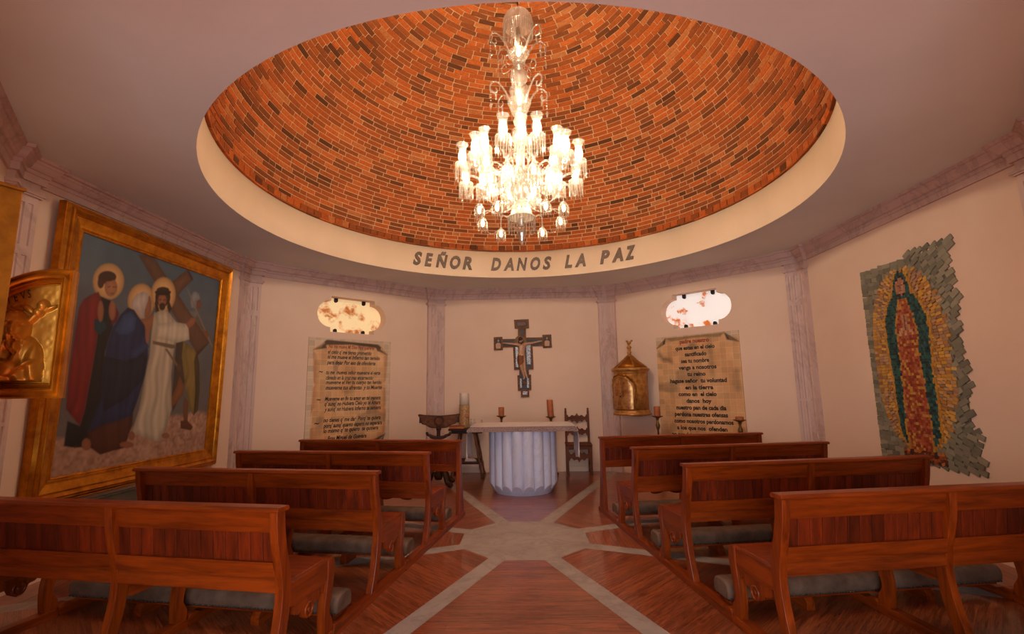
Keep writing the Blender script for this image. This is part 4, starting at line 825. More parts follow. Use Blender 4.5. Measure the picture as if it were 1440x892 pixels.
# ------------------------------------------------------------------ mosaic on the right wall
loc,rz=wall_loc(0,.15,.70); mo=thing('wall_mosaic','tall mosaic of a veiled robed woman amid gold tiles with a ragged grey slate border','mosaic',loc,rz)
H=2.15; tiles={'slate_border':MB(),'gold_surround':MB(),'robed_figure':MB()}; tcol={k:[] for k in tiles}
def quad(key,pts,c,d):
    b=tiles[key]; n=len(pts); b.add([(x,-d,z) for x,z in pts]+[(x,.0,z) for x,z in pts],[tuple(range(n))]+[(i,n+i,n+(i+1)%n,(i+1)%n) for i in range(n)]); tcol[key].append((c,2*n))
def rot(cx,cz,w,h,a): 
    ca,sa=math.cos(a),math.sin(a); return [(cx+x*ca-z*sa,cz+x*sa+z*ca) for x,z in ((-w/2,-h/2),(w/2,-h/2),(w/2,h/2),(-w/2,h/2))]
fx=-.02
def almond(z): # half width of the gold surround at height z
    t=(z-.10)/(2.0-.10)
    return 0 if t<=0 or t>=1 else .49*(1-abs(2*t-1)**2.8)**.5
slate=[(126,122,100),(138,132,110),(116,112,92),(146,138,114),(130,124,106),(108,104,88)]
# slate pieces, laid at changing angles, ragged outside
z=.015
while z<H-.02:
    x=-.60
    while x<.60:
        w=random.uniform(.07,.12); h=random.uniform(.042,.054); cx=x+w/2; cz=z+random.uniform(-.006,.006)
        lim=(.60 if cx>0 else .62)+.015*math.sin(z*9)+random.uniform(-.022,.022); a=(math.radians(30) if cx>.1 else math.radians(-8))*(1 if z>.35 else -.7)+random.uniform(-.10,.10)
        topl=H-.04+(.05*cx) ; 
        if abs(cx)<lim and z<topl and abs(cx-fx)>almond(z)-.06: quad('slate_border',rot(cx,cz,w*.98,h*1.05,a),random.choice(slate),random.uniform(.010,.017))
        x+=w*.92
    z+=.05
golds=[(190,138,58),(176,116,48),(206,156,76),(164,124,88),(186,142,98),(150,108,72),(198,146,52)]
def mant(z): # half width of the mantle outline
    P=[(.14,.16),(.27,.26),(.48,.275),(.85,.275),(1.22,.30),(1.46,.30),(1.62,.24),(1.72,.15),(1.80,.13),(1.88,.115),(1.95,.07),(1.99,0)]
    return float(np.interp(z,[p[0] for p in P],[p[1] for p in P])) if .14<z<1.99 else 0
def gown(z):
    P=[(.14,.15),(.3,.17),(.7,.15),(1.1,.135),(1.36,.14),(1.55,.10),(1.68,.05)]
    return float(np.interp(z,[p[0] for p in P],[p[1] for p in P])) if .14<z<1.68 else 0
z=.12
while z<2.0:
    am=almond(z); x=fx-am
    while x<fx+am:
        w=random.uniform(.04,.075); cx=x+w/2
        if abs(cx-fx)>mant(z)-.025 and abs(cx-fx)<am:
            up=math.atan2(z-1.05,abs(cx-fx)+.9)*.7; a=up*(1 if cx>fx else -1)+random.uniform(-.06,.06)
            quad('gold_surround',rot(cx,z,w*.93,.027,a),random.choice(golds),random.uniform(.016,.020))
        x+=w
    z+=.031
teal=[(30,70,66),(38,84,78),(26,58,58),(44,92,84),(22,48,48)]; red=[(150,62,34),(166,78,44),(134,52,30),(176,96,60)]; flesh=[(176,124,90),(188,136,102),(166,112,80)]
z=.12
while z<1.99:
    m=mant(z); x=fx-m
    while x<fx+m-.004:
        w=random.uniform(.022,.036); cx=x+w/2; u=cx-fx; c=random.choice(teal); lift=.022
        g=gown(z); fr=(u**2/.062**2+(z-1.80)**2/.09**2)
        if abs(abs(u)-m)<.026: c=random.choice([(186,136,50),(172,120,44)])
        elif fr<1: c=random.choice(flesh)
        elif fr<1.55 and z>1.70: c=(52,34,26)
        elif abs(u)<g:
            c=random.choice(red)
            if abs(u)>g-.018: c=(180,128,48)
            elif random.random()<.16: c=(192,140,58)
        if abs(u)<.038 and 1.34<z<1.50: c=random.choice(flesh)
        elif abs(u)<.095 and 1.29<z<1.36: c=random.choice([(176,92,52),(196,150,110)])
        quad('robed_figure',rot(cx,z,w*.93,.026,random.uniform(-.12,.12)),c,random.uniform(.021,.024)); x+=w
    z+=.0275
z=.03   # dark and rust tesserae under the figure
while z<.14:
    x=-.26
    while x<.24:
        w=random.uniform(.03,.05); quad('robed_figure',rot(x+w/2,z,w*.95,.028,random.uniform(-.5,.5)),random.choice([(96,42,26),(150,74,34),(180,110,48),(70,40,30)]),random.uniform(.020,.023)); x+=w
    z+=.03
# small features of the face and hands
for pts,c in (([(fx-.034,1.812),(fx-.012,1.812),(fx-.012,1.818),(fx-.034,1.818)],(52,34,26)),([(fx+.012,1.812),(fx+.034,1.812),(fx+.034,1.818),(fx+.012,1.818)],(52,34,26)),([(fx-.016,1.755),(fx+.016,1.755),(fx+.016,1.761),(fx-.016,1.761)],(140,60,44)),([(fx-.004,1.78),(fx+.006,1.78),(fx+.003,1.81),(fx-.002,1.81)],(150,98,70)),([(fx-.003,1.34),(fx+.003,1.34),(fx+.003,1.50),(fx-.003,1.50)],(110,70,50))): quad('robed_figure',pts,c,.027)
M['tess']=attr_mat('tesserae',.55,.4,.14,26,.2,island=.10)
MB().prism([(-.56,.02),(.54,.02),(.56,1.0),(.54,2.06),(.30,2.07),(-.52,2.03),(-.56,1.0)],-.008,0,'y').obj('backing',M['slab'],mo)
for k,b in tiles.items():
    o=b.obj(k,M['tess'],mo,recalc=False); at=o.data.color_attributes.new('Col','FLOAT_COLOR','POINT'); C_=[]
    for c,n in tcol[k]: C_+= list(s2l(*c))*n
    at.data.foreach_set('color',np.array(C_,np.float32))

# ------------------------------------------------------------------ crucifix
def eval_mesh(o):
    dg=bpy.context.evaluated_depsgraph_get(); me=bpy.data.meshes.new_from_object(o.evaluated_get(dg)); return me
def skin(name,verts,edges,radii,mat,parent,sub=2):
    me=bpy.data.meshes.new(name); me.from_pydata(verts,edges,[]); o=bpy.data.objects.new(name,me); COL.objects.link(o)
    o.modifiers.new('skin','SKIN'); sm=o.modifiers.new('sub','SUBSURF'); sm.levels=sub; sm.render_levels=sub
    for i,v in enumerate(me.skin_vertices[0].data):
        r=radii[i]; v.radius=r if isinstance(r,tuple) else (r,r); v.use_root=(i==0)
    bpy.context.view_layer.update(); m2=eval_mesh(o); m2.materials.append(mat); m2.name=name
    o.modifiers.clear(); o.data=m2; m2.polygons.foreach_set('use_smooth',[True]*len(m2.polygons)); o.parent=parent; return o
loc,rz=wall_loc(90,.018,1.348); cr=thing('crucifix','painted wooden crucifix with a carved figure on the back wall above the altar','crucifix',loc,rz)
k=.001955; cxp,czp=377,818
pxy=[(297,68),(441,65),(443,152),(412,155),(412,245),(570,245),(570,220),(657,218),(660,345),(575,350),(572,328),(473,330),(478,552),(432,552),(432,603),(452,603),(452,752),(430,755),(432,815),(352,818),(350,757),(323,757),(320,610),(340,605),(340,555),(290,555),(283,335),(185,335),(183,362),(97,362),(97,235),(180,233),(182,255),(333,255),(333,155),(302,155)]
cp=lambda x,y:((x-cxp)*k,(czp-y)*k)
poly=[cp(*q) for q in pxy][::-1]
MB().prism(poly,-.035,-.002,'y').obj('board',plain('gilt_brown_border',s2l(74,44,22),s2l(140,92,46),.6,0,46,.5,spec=.2),cr,.004)
def panel(pts,name,m,y0=-.038): MB().prism([cp(*q) for q in pts][::-1],y0,-.03,'y').obj(name,m,cr)
for pts in ([(355,160),(392,160),(392,262),(355,262)],[(190,268),(565,258),(565,315),(190,322)],[(300,322),(458,318),(462,540),(304,540)],[(352,540),(420,540),(420,620),(352,620)],[(340,620),(434,618),(434,742),(340,742)],[(318,85),(420,83),(421,134),(320,136)],[(112,252),(168,250),(168,345),(114,346)],[(588,236),(642,234),(644,330),(590,332)]): panel(pts,'dark_panel',M['deep'])
for pts in ([(306,335),(332,335),(332,530),(308,530)],[(412,312),(452,312),(452,505),(416,505)],[(345,640),(360,640),(362,728),(346,728)],[(412,640),(430,640),(430,728),(412,728)],[(368,762),(412,762),(412,792),(370,792)]): panel(pts,'silver_panel',M['silver'],-.041)
panel([(328,95),(410,93),(411,124),(330,126)],'title_plate',plain('title_plate',s2l(96,50,28),s2l(130,74,42),.5,0,50,.2),-.041)
b=MB().lathe([(.118,0),(.118,.006),(.112,.01),(.09,.008),(.0005,.008)],32); b.v=[(x+cp(357,285)[0],-.036-z,y+cp(357,285)[1]) for x,y,z in b.v]; b.obj('halo',plain('halo_bronze',s2l(96,70,46),s2l(150,112,74),.6,0,40,.4,spec=.2),cr)
q=lambda x,y,d=0:(cp(x,y)[0],-.075-d,cp(x,y)[1])
VB=[q(364,425,.005),q(366,385,.01),q(372,335,.012),q(366,312,.012),q(362,285,.03),q(360,262,.03), q(332,310,.0),q(285,306,-.01),q(240,302,-.012),q(196,296,-.015),q(178,298,-.015), q(402,308,.0),q(452,304,-.01),q(500,294,-.012),q(548,284,-.015),q(568,284,-.015),
    q(348,440),q(352,500,.02),q(372,570,.0),q(388,630,-.005),q(378,648,.012), q(384,440),q(386,500,.022),q(394,570,.0),q(410,628,-.005),q(418,640,.012)]
EB=[(0,1),(1,2),(2,3),(3,4),(4,5),(2,6),(6,7),(7,8),(8,9),(9,10),(2,11),(11,12),(12,13),(13,14),(14,15),(0,16),(16,17),(17,18),(18,19),(19,20),(0,21),(21,22),(22,23),(23,24),(24,25)]
RB=[(.055,.045),(.052,.042),(.07,.045),.028,(.036,.04),(.032,.036),.032,.024,.020,.015,(.02,.012),.032,.024,.020,.015,(.02,.012),.042,.036,.026,.018,.014,.042,.036,.026,.018,.014]
body=skin('carved_body',VB,EB,RB,M['flesh'],cr)
b=MB(); b.ball(q(357,262,.035),(.040,.040,.040),14,9); b.ball(q(344,290,.02),(.016,.02,.04),10,6); b.ball(q(378,288,.02),(.014,.02,.04),10,6); b.ball(q(364,304,.06),(.018,.012,.016),10,6); b.obj('hair',M['hair'],body)
b=MB()
for x in (352,366): b.ball(q(x,278,.062),(.005,.004,.003),6,4)
b.obj('eyes',M['hair'],body)
MB().ball(q(360,288,.068),(.005,.008,.010),8,5).obj('nose',M['flesh'],body)
b=MB(); n=28; rows=[(405,.066,.050),(425,.072,.056),(455,.076,.06),(485,.078,.062),(505,.07,.058)]
for y,rx,ry in rows:
    for i in range(n):
        t=2*PI*i/n; wv=1+.06*math.sin(7*t+y*.05); c=q(362 if y<440 else 360+ (y-440)*.05,y+(14*math.sin(t*2) if y>500 else 0)); b.v.append((c[0]+rx*wv*math.cos(t),c[1]+ry*wv*math.sin(t),c[2]))
for j in range(4):
    for i in range(n):
        i2=(i+1)%n; b.f.append([j*n+i,j*n+i2,(j+1)*n+i2,(j+1)*n+i]); b.m.append(0); b.sm.append(True)
b.obj('loincloth',M['loin'],body)
for x,y in ((140,305),(614,288)):   # small painted busts in the arm ends
    b=MB(); b.ball(q(x,y-32,-.03),(.018,.012,.024),10,7); b.prism([cp(x-22,y+42),cp(x-24,y),cp(x-12,y-12),cp(x+12,y-12),cp(x+24,y),cp(x+22,y+42)][::-1],-.044,-.036,'y'); b.obj('painted_bust',M['flesh'],cr)
b=MB(); b.ball(q(386,684,-.02),(.045,.02,.03),12,8); b.obj('skull',M['loin'],cr)

# ------------------------------------------------------------------ gilded tabernacle
loc,rz=wall_loc(45,-1.035,1.035,.30); ta=thing('tabernacle','round gilded wall tabernacle with an arched door and a conical roof','tabernacle',loc,rz)
RT=.285
MB().lathe([(.20,0),(.315,0),(.325,.012),(.318,.03),(.30,.045),(.305,.055),(.292,.075),(RT,.085)],48,caps=True).obj('base_moulding',M['aged'],ta)
MB().lathe([(RT,.085),(RT,.72)],48,caps=True).obj('body',M['aged'],ta)
MB().lathe([(RT,.70),(.292,.715),(.29,.725),(.305,.74),(.325,.76),(.33,.775),(.322,.79),(.30,.80),(.28,.80)],48,caps=True).obj('cornice',M['aged'],ta)
rf=MB().lathe([(.295,.80),(.20,.875),(.11,.945),(.05,1.0),(.04,1.01)],48,caps=True).obj('conical_roof',M['giltd'],ta)
for kx in range(6):
    a=kx*PI/3+.26; MB().tube([(r_*math.cos(a),r_*math.sin(a),z) for r_,z in ((.297,.802),(.20,.88),(.11,.95),(.045,1.01))],.011,6).obj('roof_rib',M['aged'],rf)
MB().lathe([(.05,1.0),(.06,1.01),(.045,1.025),(.03,1.035),(.035,1.06),(.045,1.075),(.026,1.09),(.024,1.13),(.04,1.15),(.045,1.165),(.025,1.19),(.018,1.2)],16).obj('finial',M['aged'],ta)
b=MB()   # small bird on top
b.ball((0,0,1.235),(.03,.045,.026),10,7); b.ball((0,-.04,1.262),.016,8,6); b.lathe([(.006,0),(.0005,.02)],6,(0,-.055,1.26))
for s in (-1,1): b.hexa([(s*.01,-.03,1.238),(s*.055,-.01,1.262),(s*.06,.03,1.270),(s*.012,.03,1.24)],[(s*.01,-.03,1.248),(s*.05,-.01,1.29),(s*.05,.03,1.292),(s*.012,.03,1.25)])
b.tube([(0,0,1.19),(0,0,1.22)],.008,6); b.obj('bird',M['aged'],ta)
def onc(t,z,r): return (r*math.sin(t),-r*math.cos(t),z)
dc=math.radians(-5)
def arch(half,zb,zs,r,n=20):
    return [onc(dc-half,zb,r)]+[onc(dc-half*math.cos(q),zs+half*RT*math.sin(q)*1.0,r) for q in np.linspace(0,PI,n)]+[onc(dc+half,zb,r)]
ZS=.42; hf=.80
dr=MB(); N=16
for rr in (RT+.014,):
    base=len(dr.v)
    for i in range(N+1):
        u=-hf+2*hf*i/N; zt=ZS+RT*math.sqrt(max(0,hf*hf-u*u)); dr.v+=[onc(dc+u,.105,rr),onc(dc+u,zt,rr),onc(dc+u,.105,RT-.01),onc(dc+u,zt,RT-.01)]
    for i in range(N):
        a=base+4*i; c=a+4
        for f in ((a,c,c+1,a+1),(a+1,c+1,c+3,a+3),(a+2,a,c,c+2)): dr.f.append(list(f)); dr.m.append(0); dr.sm.append(False)
door=dr.obj('arched_door',gold('rubbed_gilt_door',s2l(126,66,26),s2l(206,156,96),.36,11),ta)
MB().tube(arch(hf,.10,ZS,RT+.012),.016,8).obj('door_arch',M['aged'],ta)
MB().tube([onc(dc,.11,RT+.014),onc(dc,.58,RT+.014)],.007,6).obj('door_meeting_strip',M['aged'],door)
b=MB()   # leafy garland around the arch
for i in range(60):
    f=-.15+1.3*i/59; qv=PI*f; half=hf*1.16; t=dc-half*math.cos(qv); z=ZS+half*RT*math.sin(qv)+random.uniform(-.012,.012)
    b.ball(onc(t,z,RT+.014+random.uniform(0,.012)),(random.uniform(.012,.022),random.uniform(.01,.016),random.uniform(.012,.02)),6,4)
b.obj('leaf_garland',M['giltd'],ta)
b=MB(); b.ball(onc(dc+.01,.32,RT+.02),(.012,.012,.02),8,6); b.lathe([(.012,0),(.016,.008),(.0005,.012)],10,onc(dc+.01,.36,RT+.012)); b.obj('lock',M['iron'],door)
MB().box(-.10,.10,.10,.2995,-.03,.09).obj('wall_bracket',M['aged'],ta)
MB().box(-.14,.14,.2,.2995,.0,.74).obj('back_board',M['aged'],ta)

# ------------------------------------------------------------------ gilded relief and gilded panel by the entrance
M['incised']=plain('incised_letters',s2l(70,42,14),s2l(90,56,20),.6,.4,40,0)
rp=thing('gilded_relief','gold arched relief panel of a bearded man writing, lettered MATEVS','relief',(-1.795,1.89,1.493),math.radians(25)); rp.scale=(.72,1,1)
Wd=.40; Ht=.51; Rr_=.46; sag=lambda x:Rr_-np.sqrt(np.clip(Rr_**2-np.clip(-.06-np.asarray(x),0,None)**2,1e-6,None))
arcx=np.linspace(0,-Wd,26); arcz=Ht-sag(arcx)
pathR=[(-Wd,0),(0,0)]+[(float(x),float(z)) for x,z in zip(arcx,arcz)]
b=MB(); b.sweep(pathR,[(0,0),(0,.030),(.006,.036),(.012,.030),(.018,.036),(.026,.046),(.032,.050),(.038,.044),(.041,.030),(.046,.034),(.051,.022),(.055,.024),(.059,.012),(.063,.012)],lambda p,h:(p.x,-h,p.y))
b.obj('moulded_frame',M['gilt'],rp)
MB().prism(pathR,-.001,.02,'y').obj('back_board',M['giltd'],rp)
# raised bust as a height field over the field of the panel
nx,nz=190,140; X,Z=np.meshgrid(np.linspace(-.37,-.058,nx),np.linspace(.058,.46,nz)); Hh=np.zeros(X.shape)
def blob(cx,cz,rx,rz,h,p=1.0,rt=0):
    global Hh
    dx=(X-cx)*math.cos(rt)+(Z-cz)*math.sin(rt); dz=-(X-cx)*math.sin(rt)+(Z-cz)*math.cos(rt)
    q=1-(dx/rx)**2-(dz/rz)**2; v=h*np.sqrt(np.clip(q,0,None))**p; Hh=np.maximum(Hh,v)
def add(cx,cz,rx,rz,h,rt=0):
    global Hh
    dx=(X-cx)*math.cos(rt)+(Z-cz)*math.sin(rt); dz=-(X-cx)*math.sin(rt)+(Z-cz)*math.cos(rt); Hh=Hh+h*np.exp(-(dx/rx)**2-(dz/rz)**2)
hx,hz=-.222,.272
blob(-.235,.10,.145,.12,.045); blob(-.32,.16,.05,.06,.04); blob(-.15,.15,.05,.07,.045); blob(-.235,.20,.11,.05,.04)
blob(hx-.008,hz+.005,.060,.066,.07); blob(hx+.01,hz-.01,.05,.07,.075); blob(hx-.058,hz-.03,.02,.035,.05); blob(hx+.012,hz-.07,.034,.035,.07)
m0=Hh.copy(); cl=(Z<.225)
folds=.007*np.sin(95*(X+.25*Z)+5*np.sin(14*Z))+.006*np.sin(60*(X-.6*Z)); Hh=Hh+np.where(cl&(m0>.006),folds,0)
hair=((X-hx)**2/.07**2+(Z-hz-.02)**2/.075**2<1.05)&((X<hx-.018)|(Z>hz+.055))
Hh=Hh+np.where(hair,.005*np.sin(160*X+30*np.sin(40*Z))*np.sin(120*Z+2),0)
for ex in (-.004,.036): add(hx+ex,hz+.008,.010,.006,-.012); add(hx+ex,hz+.022,.014,.005,.006)
add(hx+.02,hz-.008,.007,.018,.012); add(hx+.018,hz-.038,.016,.004,-.008); add(hx+.016,hz-.03,.02,.006,.006); add(hx+.016,hz-.07,.02,.02,.006)
Hh=Hh+np.where(((X-hx-.014)**2/.036**2+(Z-hz+.065)**2/.04**2<1),.004*np.sin(220*X+60*Z),0)
blob(-.225,.115,.055,.035,.075,.5); blob(-.33,.135,.03,.02,.068); blob(-.275,.145,.06,.018,.066,1,-.3); blob(-.15,.13,.045,.016,.07,1,.45)
blob(-.125,.362,.028,.024,.034); blob(-.142,.335,.026,.02,.03); blob(-.16,.312,.045,.015,.024,1,.8); blob(-.095,.352,.035,.009,.02,1,.4); blob(-.185,.345,.03,.014,.012,1,-.5)
Hh=Hh+.0012*(vnoise(X+3,Z,60,8)-.5)
edge=np.minimum(np.minimum(X+.37,-.058-X),np.minimum(Z-.058,.46-Z)); Hh=Hh*np.clip(edge/.012,0,1)
arcm=Ht-.06-sag(X); Zc=np.minimum(Z,arcm-.0)
o=grid_obj('carved_relief',[0,1],[0,1],None,M['gold'],rp)
me=bpy.data.meshes.new('carved_relief'); V=np.stack([X,-.004-Hh,Zc],-1).reshape(-1,3); I=np.arange(nx*nz).reshape(nz,nx)
F=np.stack([I[:-1,:-1],I[:-1,1:],I[1:,1:],I[1:,:-1]],-1).reshape(-1,4); me.from_pydata(V.tolist(),[],F.tolist()); me.materials.append(M['gold']); me.polygons.foreach_set('use_smooth',[True]*len(me.polygons)); me.update(); o.data=me
b=MB()
for i,cc in enumerate('MATEVS'):
    V,F=text_geo(cc,.046,0,.0004); xx=-.325+i*.0262; xc=xx+.013; zz=Ht-.06-float(sag(xc))-.044; t=math.atan(-(float(sag(xc+.01))-float(sag(xc-.01)))/.02) 
    b=MB(); b.add([(xx+.72*v[0]*math.cos(t)-v[1]*math.sin(t),-.011,zz+.72*v[0]*math.sin(t)+v[1]*math.cos(t)) for v in V],F); b.obj('letter',M['incised'],rp,recalc=False)
# wrought iron arm from the wall carrying the relief
MB().tube([(-1.02,.035,.10),(-.40,.035,.10)],.012,8).obj('wall_arm',M['iron'],rp)
b=MB(); b.box(-.34,0,-.30,.0,0,1.25); b.box(-.345,.006,-.306,.006,1.25,1.262)
o=b.obj('gilded_cabinet',M['giltd'],bevel=.004); rebase(o,(-1.706,1.56,.956),math.radians(-20)); tag(o,'flat gold leafed cabinet side at the left photo edge, in front of the relief','cabinet')
# ------------------------------------------------------------------ chandelier
CX,CZ=.032,3.07
cd=thing('chandelier','tall cut crystal chandelier with many lit glass lamps under the brick dome','chandelier',(CX,YC,CZ))
Zr=lambda z:z-CZ
MB().tube([(0,0,Zr(5.95)),(0,0,Zr(6.99))],.008,8).obj('hanging_rod',M['brass'],cd)
b=MB()
for i in range(26):
    z=5.98+i*.038; b.tube([(.0+.010*math.cos(q)*(i%2),.010*math.cos(q)*((i+1)%2),Zr(z)+.022*math.sin(q)) for q in np.linspace(0,2*PI,9)],.003,5,caps=False)
b.obj('chain',M['brass'],cd)
MB().lathe([(.09,6.985),(.10,6.97),(.05,6.94),(.012,6.93)],24,(0,0,-CZ)).obj('ceiling_rose',M['brass'],cd)
def prism_drop(b,p,h,w):
    x,y,z=p; b.add([(x,y,z),(x+w,y,z-h*.28),(x,y+w,z-h*.28),(x-w,y,z-h*.28),(x,y-w,z-h*.28),(x,y,z-h)],[(0,1,2),(0,2,3),(0,3,4),(0,4,1),(5,2,1),(5,3,2),(5,4,3),(5,1,4)])
def icicle(b,p,h,w):
    x,y,z=p; b.add([(x,y,z+.012),(x+w,y,z),(x,y+w,z),(x-w,y,z),(x,y-w,z),(x+w*.8,y,z-h*.85),(x,y+w*.8,z-h*.85),(x-w*.8,y,z-h*.85),(x,y-w*.8,z-h*.85),(x,y,z-h)],
        [(0,1,2),(0,2,3),(0,3,4),(0,4,1)]+[(1+i,5+i,5+(i+1)%4,1+(i+1)%4) for i in range(4)]+[(9,6,5),(9,7,6),(9,8,7),(9,5,8)])
def ribbed(prof,n,ribs,amp,c=(0,0,0)): return MB().lathe(prof,n,c,lobes=lambda t:1+amp*abs(math.sin(ribs*t/2)),caps=False)
# beaded canopy at the top
cano=ribbed([(.03,5.99),(.08,5.97),(.13,5.93),(.165,5.87),(.178,5.80),(.178,5.77)],96,24,.04,(0,0,-CZ)).obj('canopy',M['frost'],cd)
b=MB()
for i in range(44):
    a=2*PI*i/44; icicle(b,(.176*math.cos(a),.176*math.sin(a),Zr(5.77)),.15,.009)
tag(b.obj('bead_fringe',M['crystal'],cano),kind='stuff')
b=MB()
for i in range(6):
    a=2*PI*i/6; b.tube([(r*math.cos(a),r*math.sin(a),Zr(z)) for r,z in smooth([(.02,5.76),(.03,5.66),(.09,5.60),(.10,5.56)],3)],.006,6)
b.obj('canopy_wires',M['crystal'],cano)
def col(name,prof,m,ribs=0,amp=.05,n=48):
    return (ribbed(prof,n,ribs,amp,(0,0,-CZ)) if ribs else MB().lathe(prof,n,(0,0,-CZ))).obj(name,m,cd)
col('glass_column',[(.02,5.20),(.02,5.76)],M['frost'],n=16)
b1=col('crystal_bowl',[(.03,5.26),(.06,5.29),(.085,5.35),(.125,5.42),(.122,5.425),(.08,5.36),(.02,5.31)],M['crystal'],12,.07)
col('glass_baluster',[(.03,5.26),(.05,5.25),(.05,5.22),(.06,5.20),(.095,5.165),(.105,5.12),(.095,5.07),(.06,5.03),(.035,5.01),(.03,4.99)],M['frost'])
col('glass_vase',[(.05,5.01),(.10,4.98),(.112,4.95),(.10,4.88),(.07,4.84),(.04,4.80)],M['crystal'],16,.05)
b2=col('crystal_bowl',[(.03,4.60),(.07,4.63),(.09,4.68),(.135,4.80),(.13,4.805),(.085,4.70),(.02,4.64)],M['crystal'],12,.07)
col('glass_baluster',[(.03,4.63),(.06,4.60),(.075,4.56),(.06,4.51),(.035,4.49),(.05,4.46),(.085,4.40),(.09,4.34),(.06,4.25),(.04,4.18),(.05,4.14),(.045,4.0),(.04,3.93)],M['frost'])
hub=col('arm_hub',[(.05,3.98),(.10,3.97),(.19,3.93),(.245,3.90),(.25,3.87),(.19,3.81),(.11,3.765),(.06,3.75)],M['crystal'],20,.05,80)
col('glass_stem',[(.06,3.76),(.085,3.72),(.07,3.66),(.045,3.61),(.04,3.58),(.055,3.56)],M['frost'])
bell=col('bottom_bell',[(.04,3.585),(.065,3.575),(.095,3.53),(.115,3.47),(.12,3.42),(.15,3.405),(.155,3.395),(.10,3.40),(.02,3.41)],M['frost'],16,.03)
col('bottom_finial',[(.03,3.40),(.05,3.33),(.06,3.28),(.055,3.23),(.035,3.16),(.02,3.10),(.0005,3.07)],M['crystal'],8,.08,32)
b=MB()
for i in range(26):
    a=2*PI*i/26; icicle(b,(.15*math.cos(a),.15*math.sin(a),Zr(3.39)),.15 if i%2 else .17,.008)
tag(b.obj('prism_fringe',M['crystal'],bell),kind='stuff')
b=MB()
for ri,(r,z,n,h) in enumerate(((.25,3.87,34,.20),(.19,3.80,24,.20),(.12,3.76,14,.14))):
    for i in range(n):
        a=2*PI*i/n+ri*.1; icicle(b,(r*math.cos(a),r*math.sin(a),Zr(z)),h*random.uniform(.85,1.1),.008)
tag(b.obj('prism_fringe',M['crystal'],hub),kind='stuff')
b=MB()   # strings of beads falling like a tent from the column to the hub
for i in range(20):
    a=2*PI*i/20; P=smooth([(.075,4.45),(.11,4.25),(.18,4.05),(.30,3.93)],5); 
    for r,z in P: b.ball((r*math.cos(a),r*math.sin(a),Zr(z)),.0095,6,4)
tag(b.obj('bead_strings',M['crystal'],hub),kind='stuff')
def scroll(zb,rise,reach,name,bowl,drop):
    for i in range(6):
        a=2*PI*i/6+.30; d=(math.cos(a),math.sin(a))
        P=smooth([(.09,zb),(.15,zb+rise*.5),(.23,zb+rise*.92),(.29,zb+rise),(reach,zb+rise*.85),(reach+.005,zb+rise*.6),(reach-.045,zb+rise*.48),(reach-.075,zb+rise*.58),(reach-.06,zb+rise*.72)],4)
        arm=MB().tube([(r*d[0],r*d[1],Zr(z)) for r,z in P],[.011]*(len(P)-6)+[.008]*6,8).obj('scroll_arm',M['crystal'],cd)
        b=MB()
        for q in range(5): b.ball((reach*d[0],reach*d[1],Zr(zb+rise*.62-.035*q)),.0105,6,5)
        prism_drop(b,(reach*d[0],reach*d[1],Zr(zb+rise*.62-.165)),drop,.018)
        prism_drop(b,((reach-.06)*d[0],(reach-.06)*d[1],Zr(zb+rise*.45)),drop*.8,.014)
        b.obj('crystal_drop',M['crystal'],arm)
scroll(5.37,.26,.34,'upper',b1,.10); scroll(4.74,.27,.34,'lower',b2,.10)
for i in range(6):    # small scrolls that curl down under the upper bowl
    a=2*PI*i/6+.8; d=(math.cos(a),math.sin(a)); P=smooth([(.06,5.28),(.12,5.22),(.19,5.20),(.21,5.27),(.17,5.31),(.15,5.27)],4)
    arm=MB().tube([(r*d[0],r*d[1],Zr(z)) for r,z in P],.008,7).obj('scroll_arm',M['crystal'],cd)
PW,PWB=54,5
LAMP=(1.0,.83,.63)
lights=[]
def lamp_light(p,power,r=.035,nm='chandelier_light'):
    li=bpy.data.lights.new(nm,'POINT'); li.energy=power; li.color=LAMP; li.shadow_soft_size=r; o=bpy.data.objects.new(nm,li); COL.objects.link(o); o.location=p; lights.append(o)
for zb,nm in ((5.40,'u'),(4.78,'l')):   # a lamp glowing in each of the two upper bowls
    MB().lathe([(.012,-.03),(.028,0),(.030,.03),(.016,.06),(.0005,.07)],14,(0,-.03,Zr(zb))).obj('bulb',M['bulb'],cd)
    lamp_light((CX,YC-.12,zb+.06),PWB,.04)
def lamp(ang,r,ztop,hub_z):
    d=(math.sin(ang),-math.cos(ang)); zc=ztop-.245
    at=lambda rr,z:(rr*d[0],rr*d[1],Zr(z))
    P=smooth([(.18,hub_z),(.26,hub_z-.05),(.40*r/.67,hub_z-.09),(.56*r/.67,hub_z-.04),(r*.97,zc-.16),(r,zc-.06),(r,zc-.01)],4)
    arm=MB().tube([at(a,z) for a,z in P],[.016]*len(P),8).obj('lamp_arm',M['crystal'],cd)
    c=at(r,zc); bo=MB().lathe([(.012,-.05),(.02,-.02),(.05,-.008),(.078,.012),(.082,.02),(.05,.004),(.02,.01),(.02,.03),(.0005,.03)],24,c,lobes=lambda t:1+.04*abs(math.sin(6*t))).obj('drip_pan',M['crystal'],arm)
    b=MB()
    for i in range(16):
        a=2*PI*i/16; icicle(b,(c[0]+.078*math.cos(a),c[1]+.078*math.sin(a),c[2]+.008),(.17 if i%2 else .205),.0075)
    tag(b.obj('prism_fringe',M['crystal'],arm),kind='stuff')
    MB().lathe([(.026,.02),(.036,.04),(.044,.08),(.045,.11),(.038,.15),(.034,.175),(.040,.20),(.056,.228),(.066,.245)],28,c,caps=False,lobes=lambda t:1+.03*abs(math.sin(8*t))).obj('hurricane_shade',M['shade'],arm)
    MB().lathe([(.010,.03),(.018,.05),(.022,.09),(.020,.125),(.010,.15),(.0005,.16)],14,c).obj('bulb',M['bulb'],arm)
    lamp_light((CX+c[0],YC+c[1],CZ+c[2]+.10),PW)
R_=math.radians
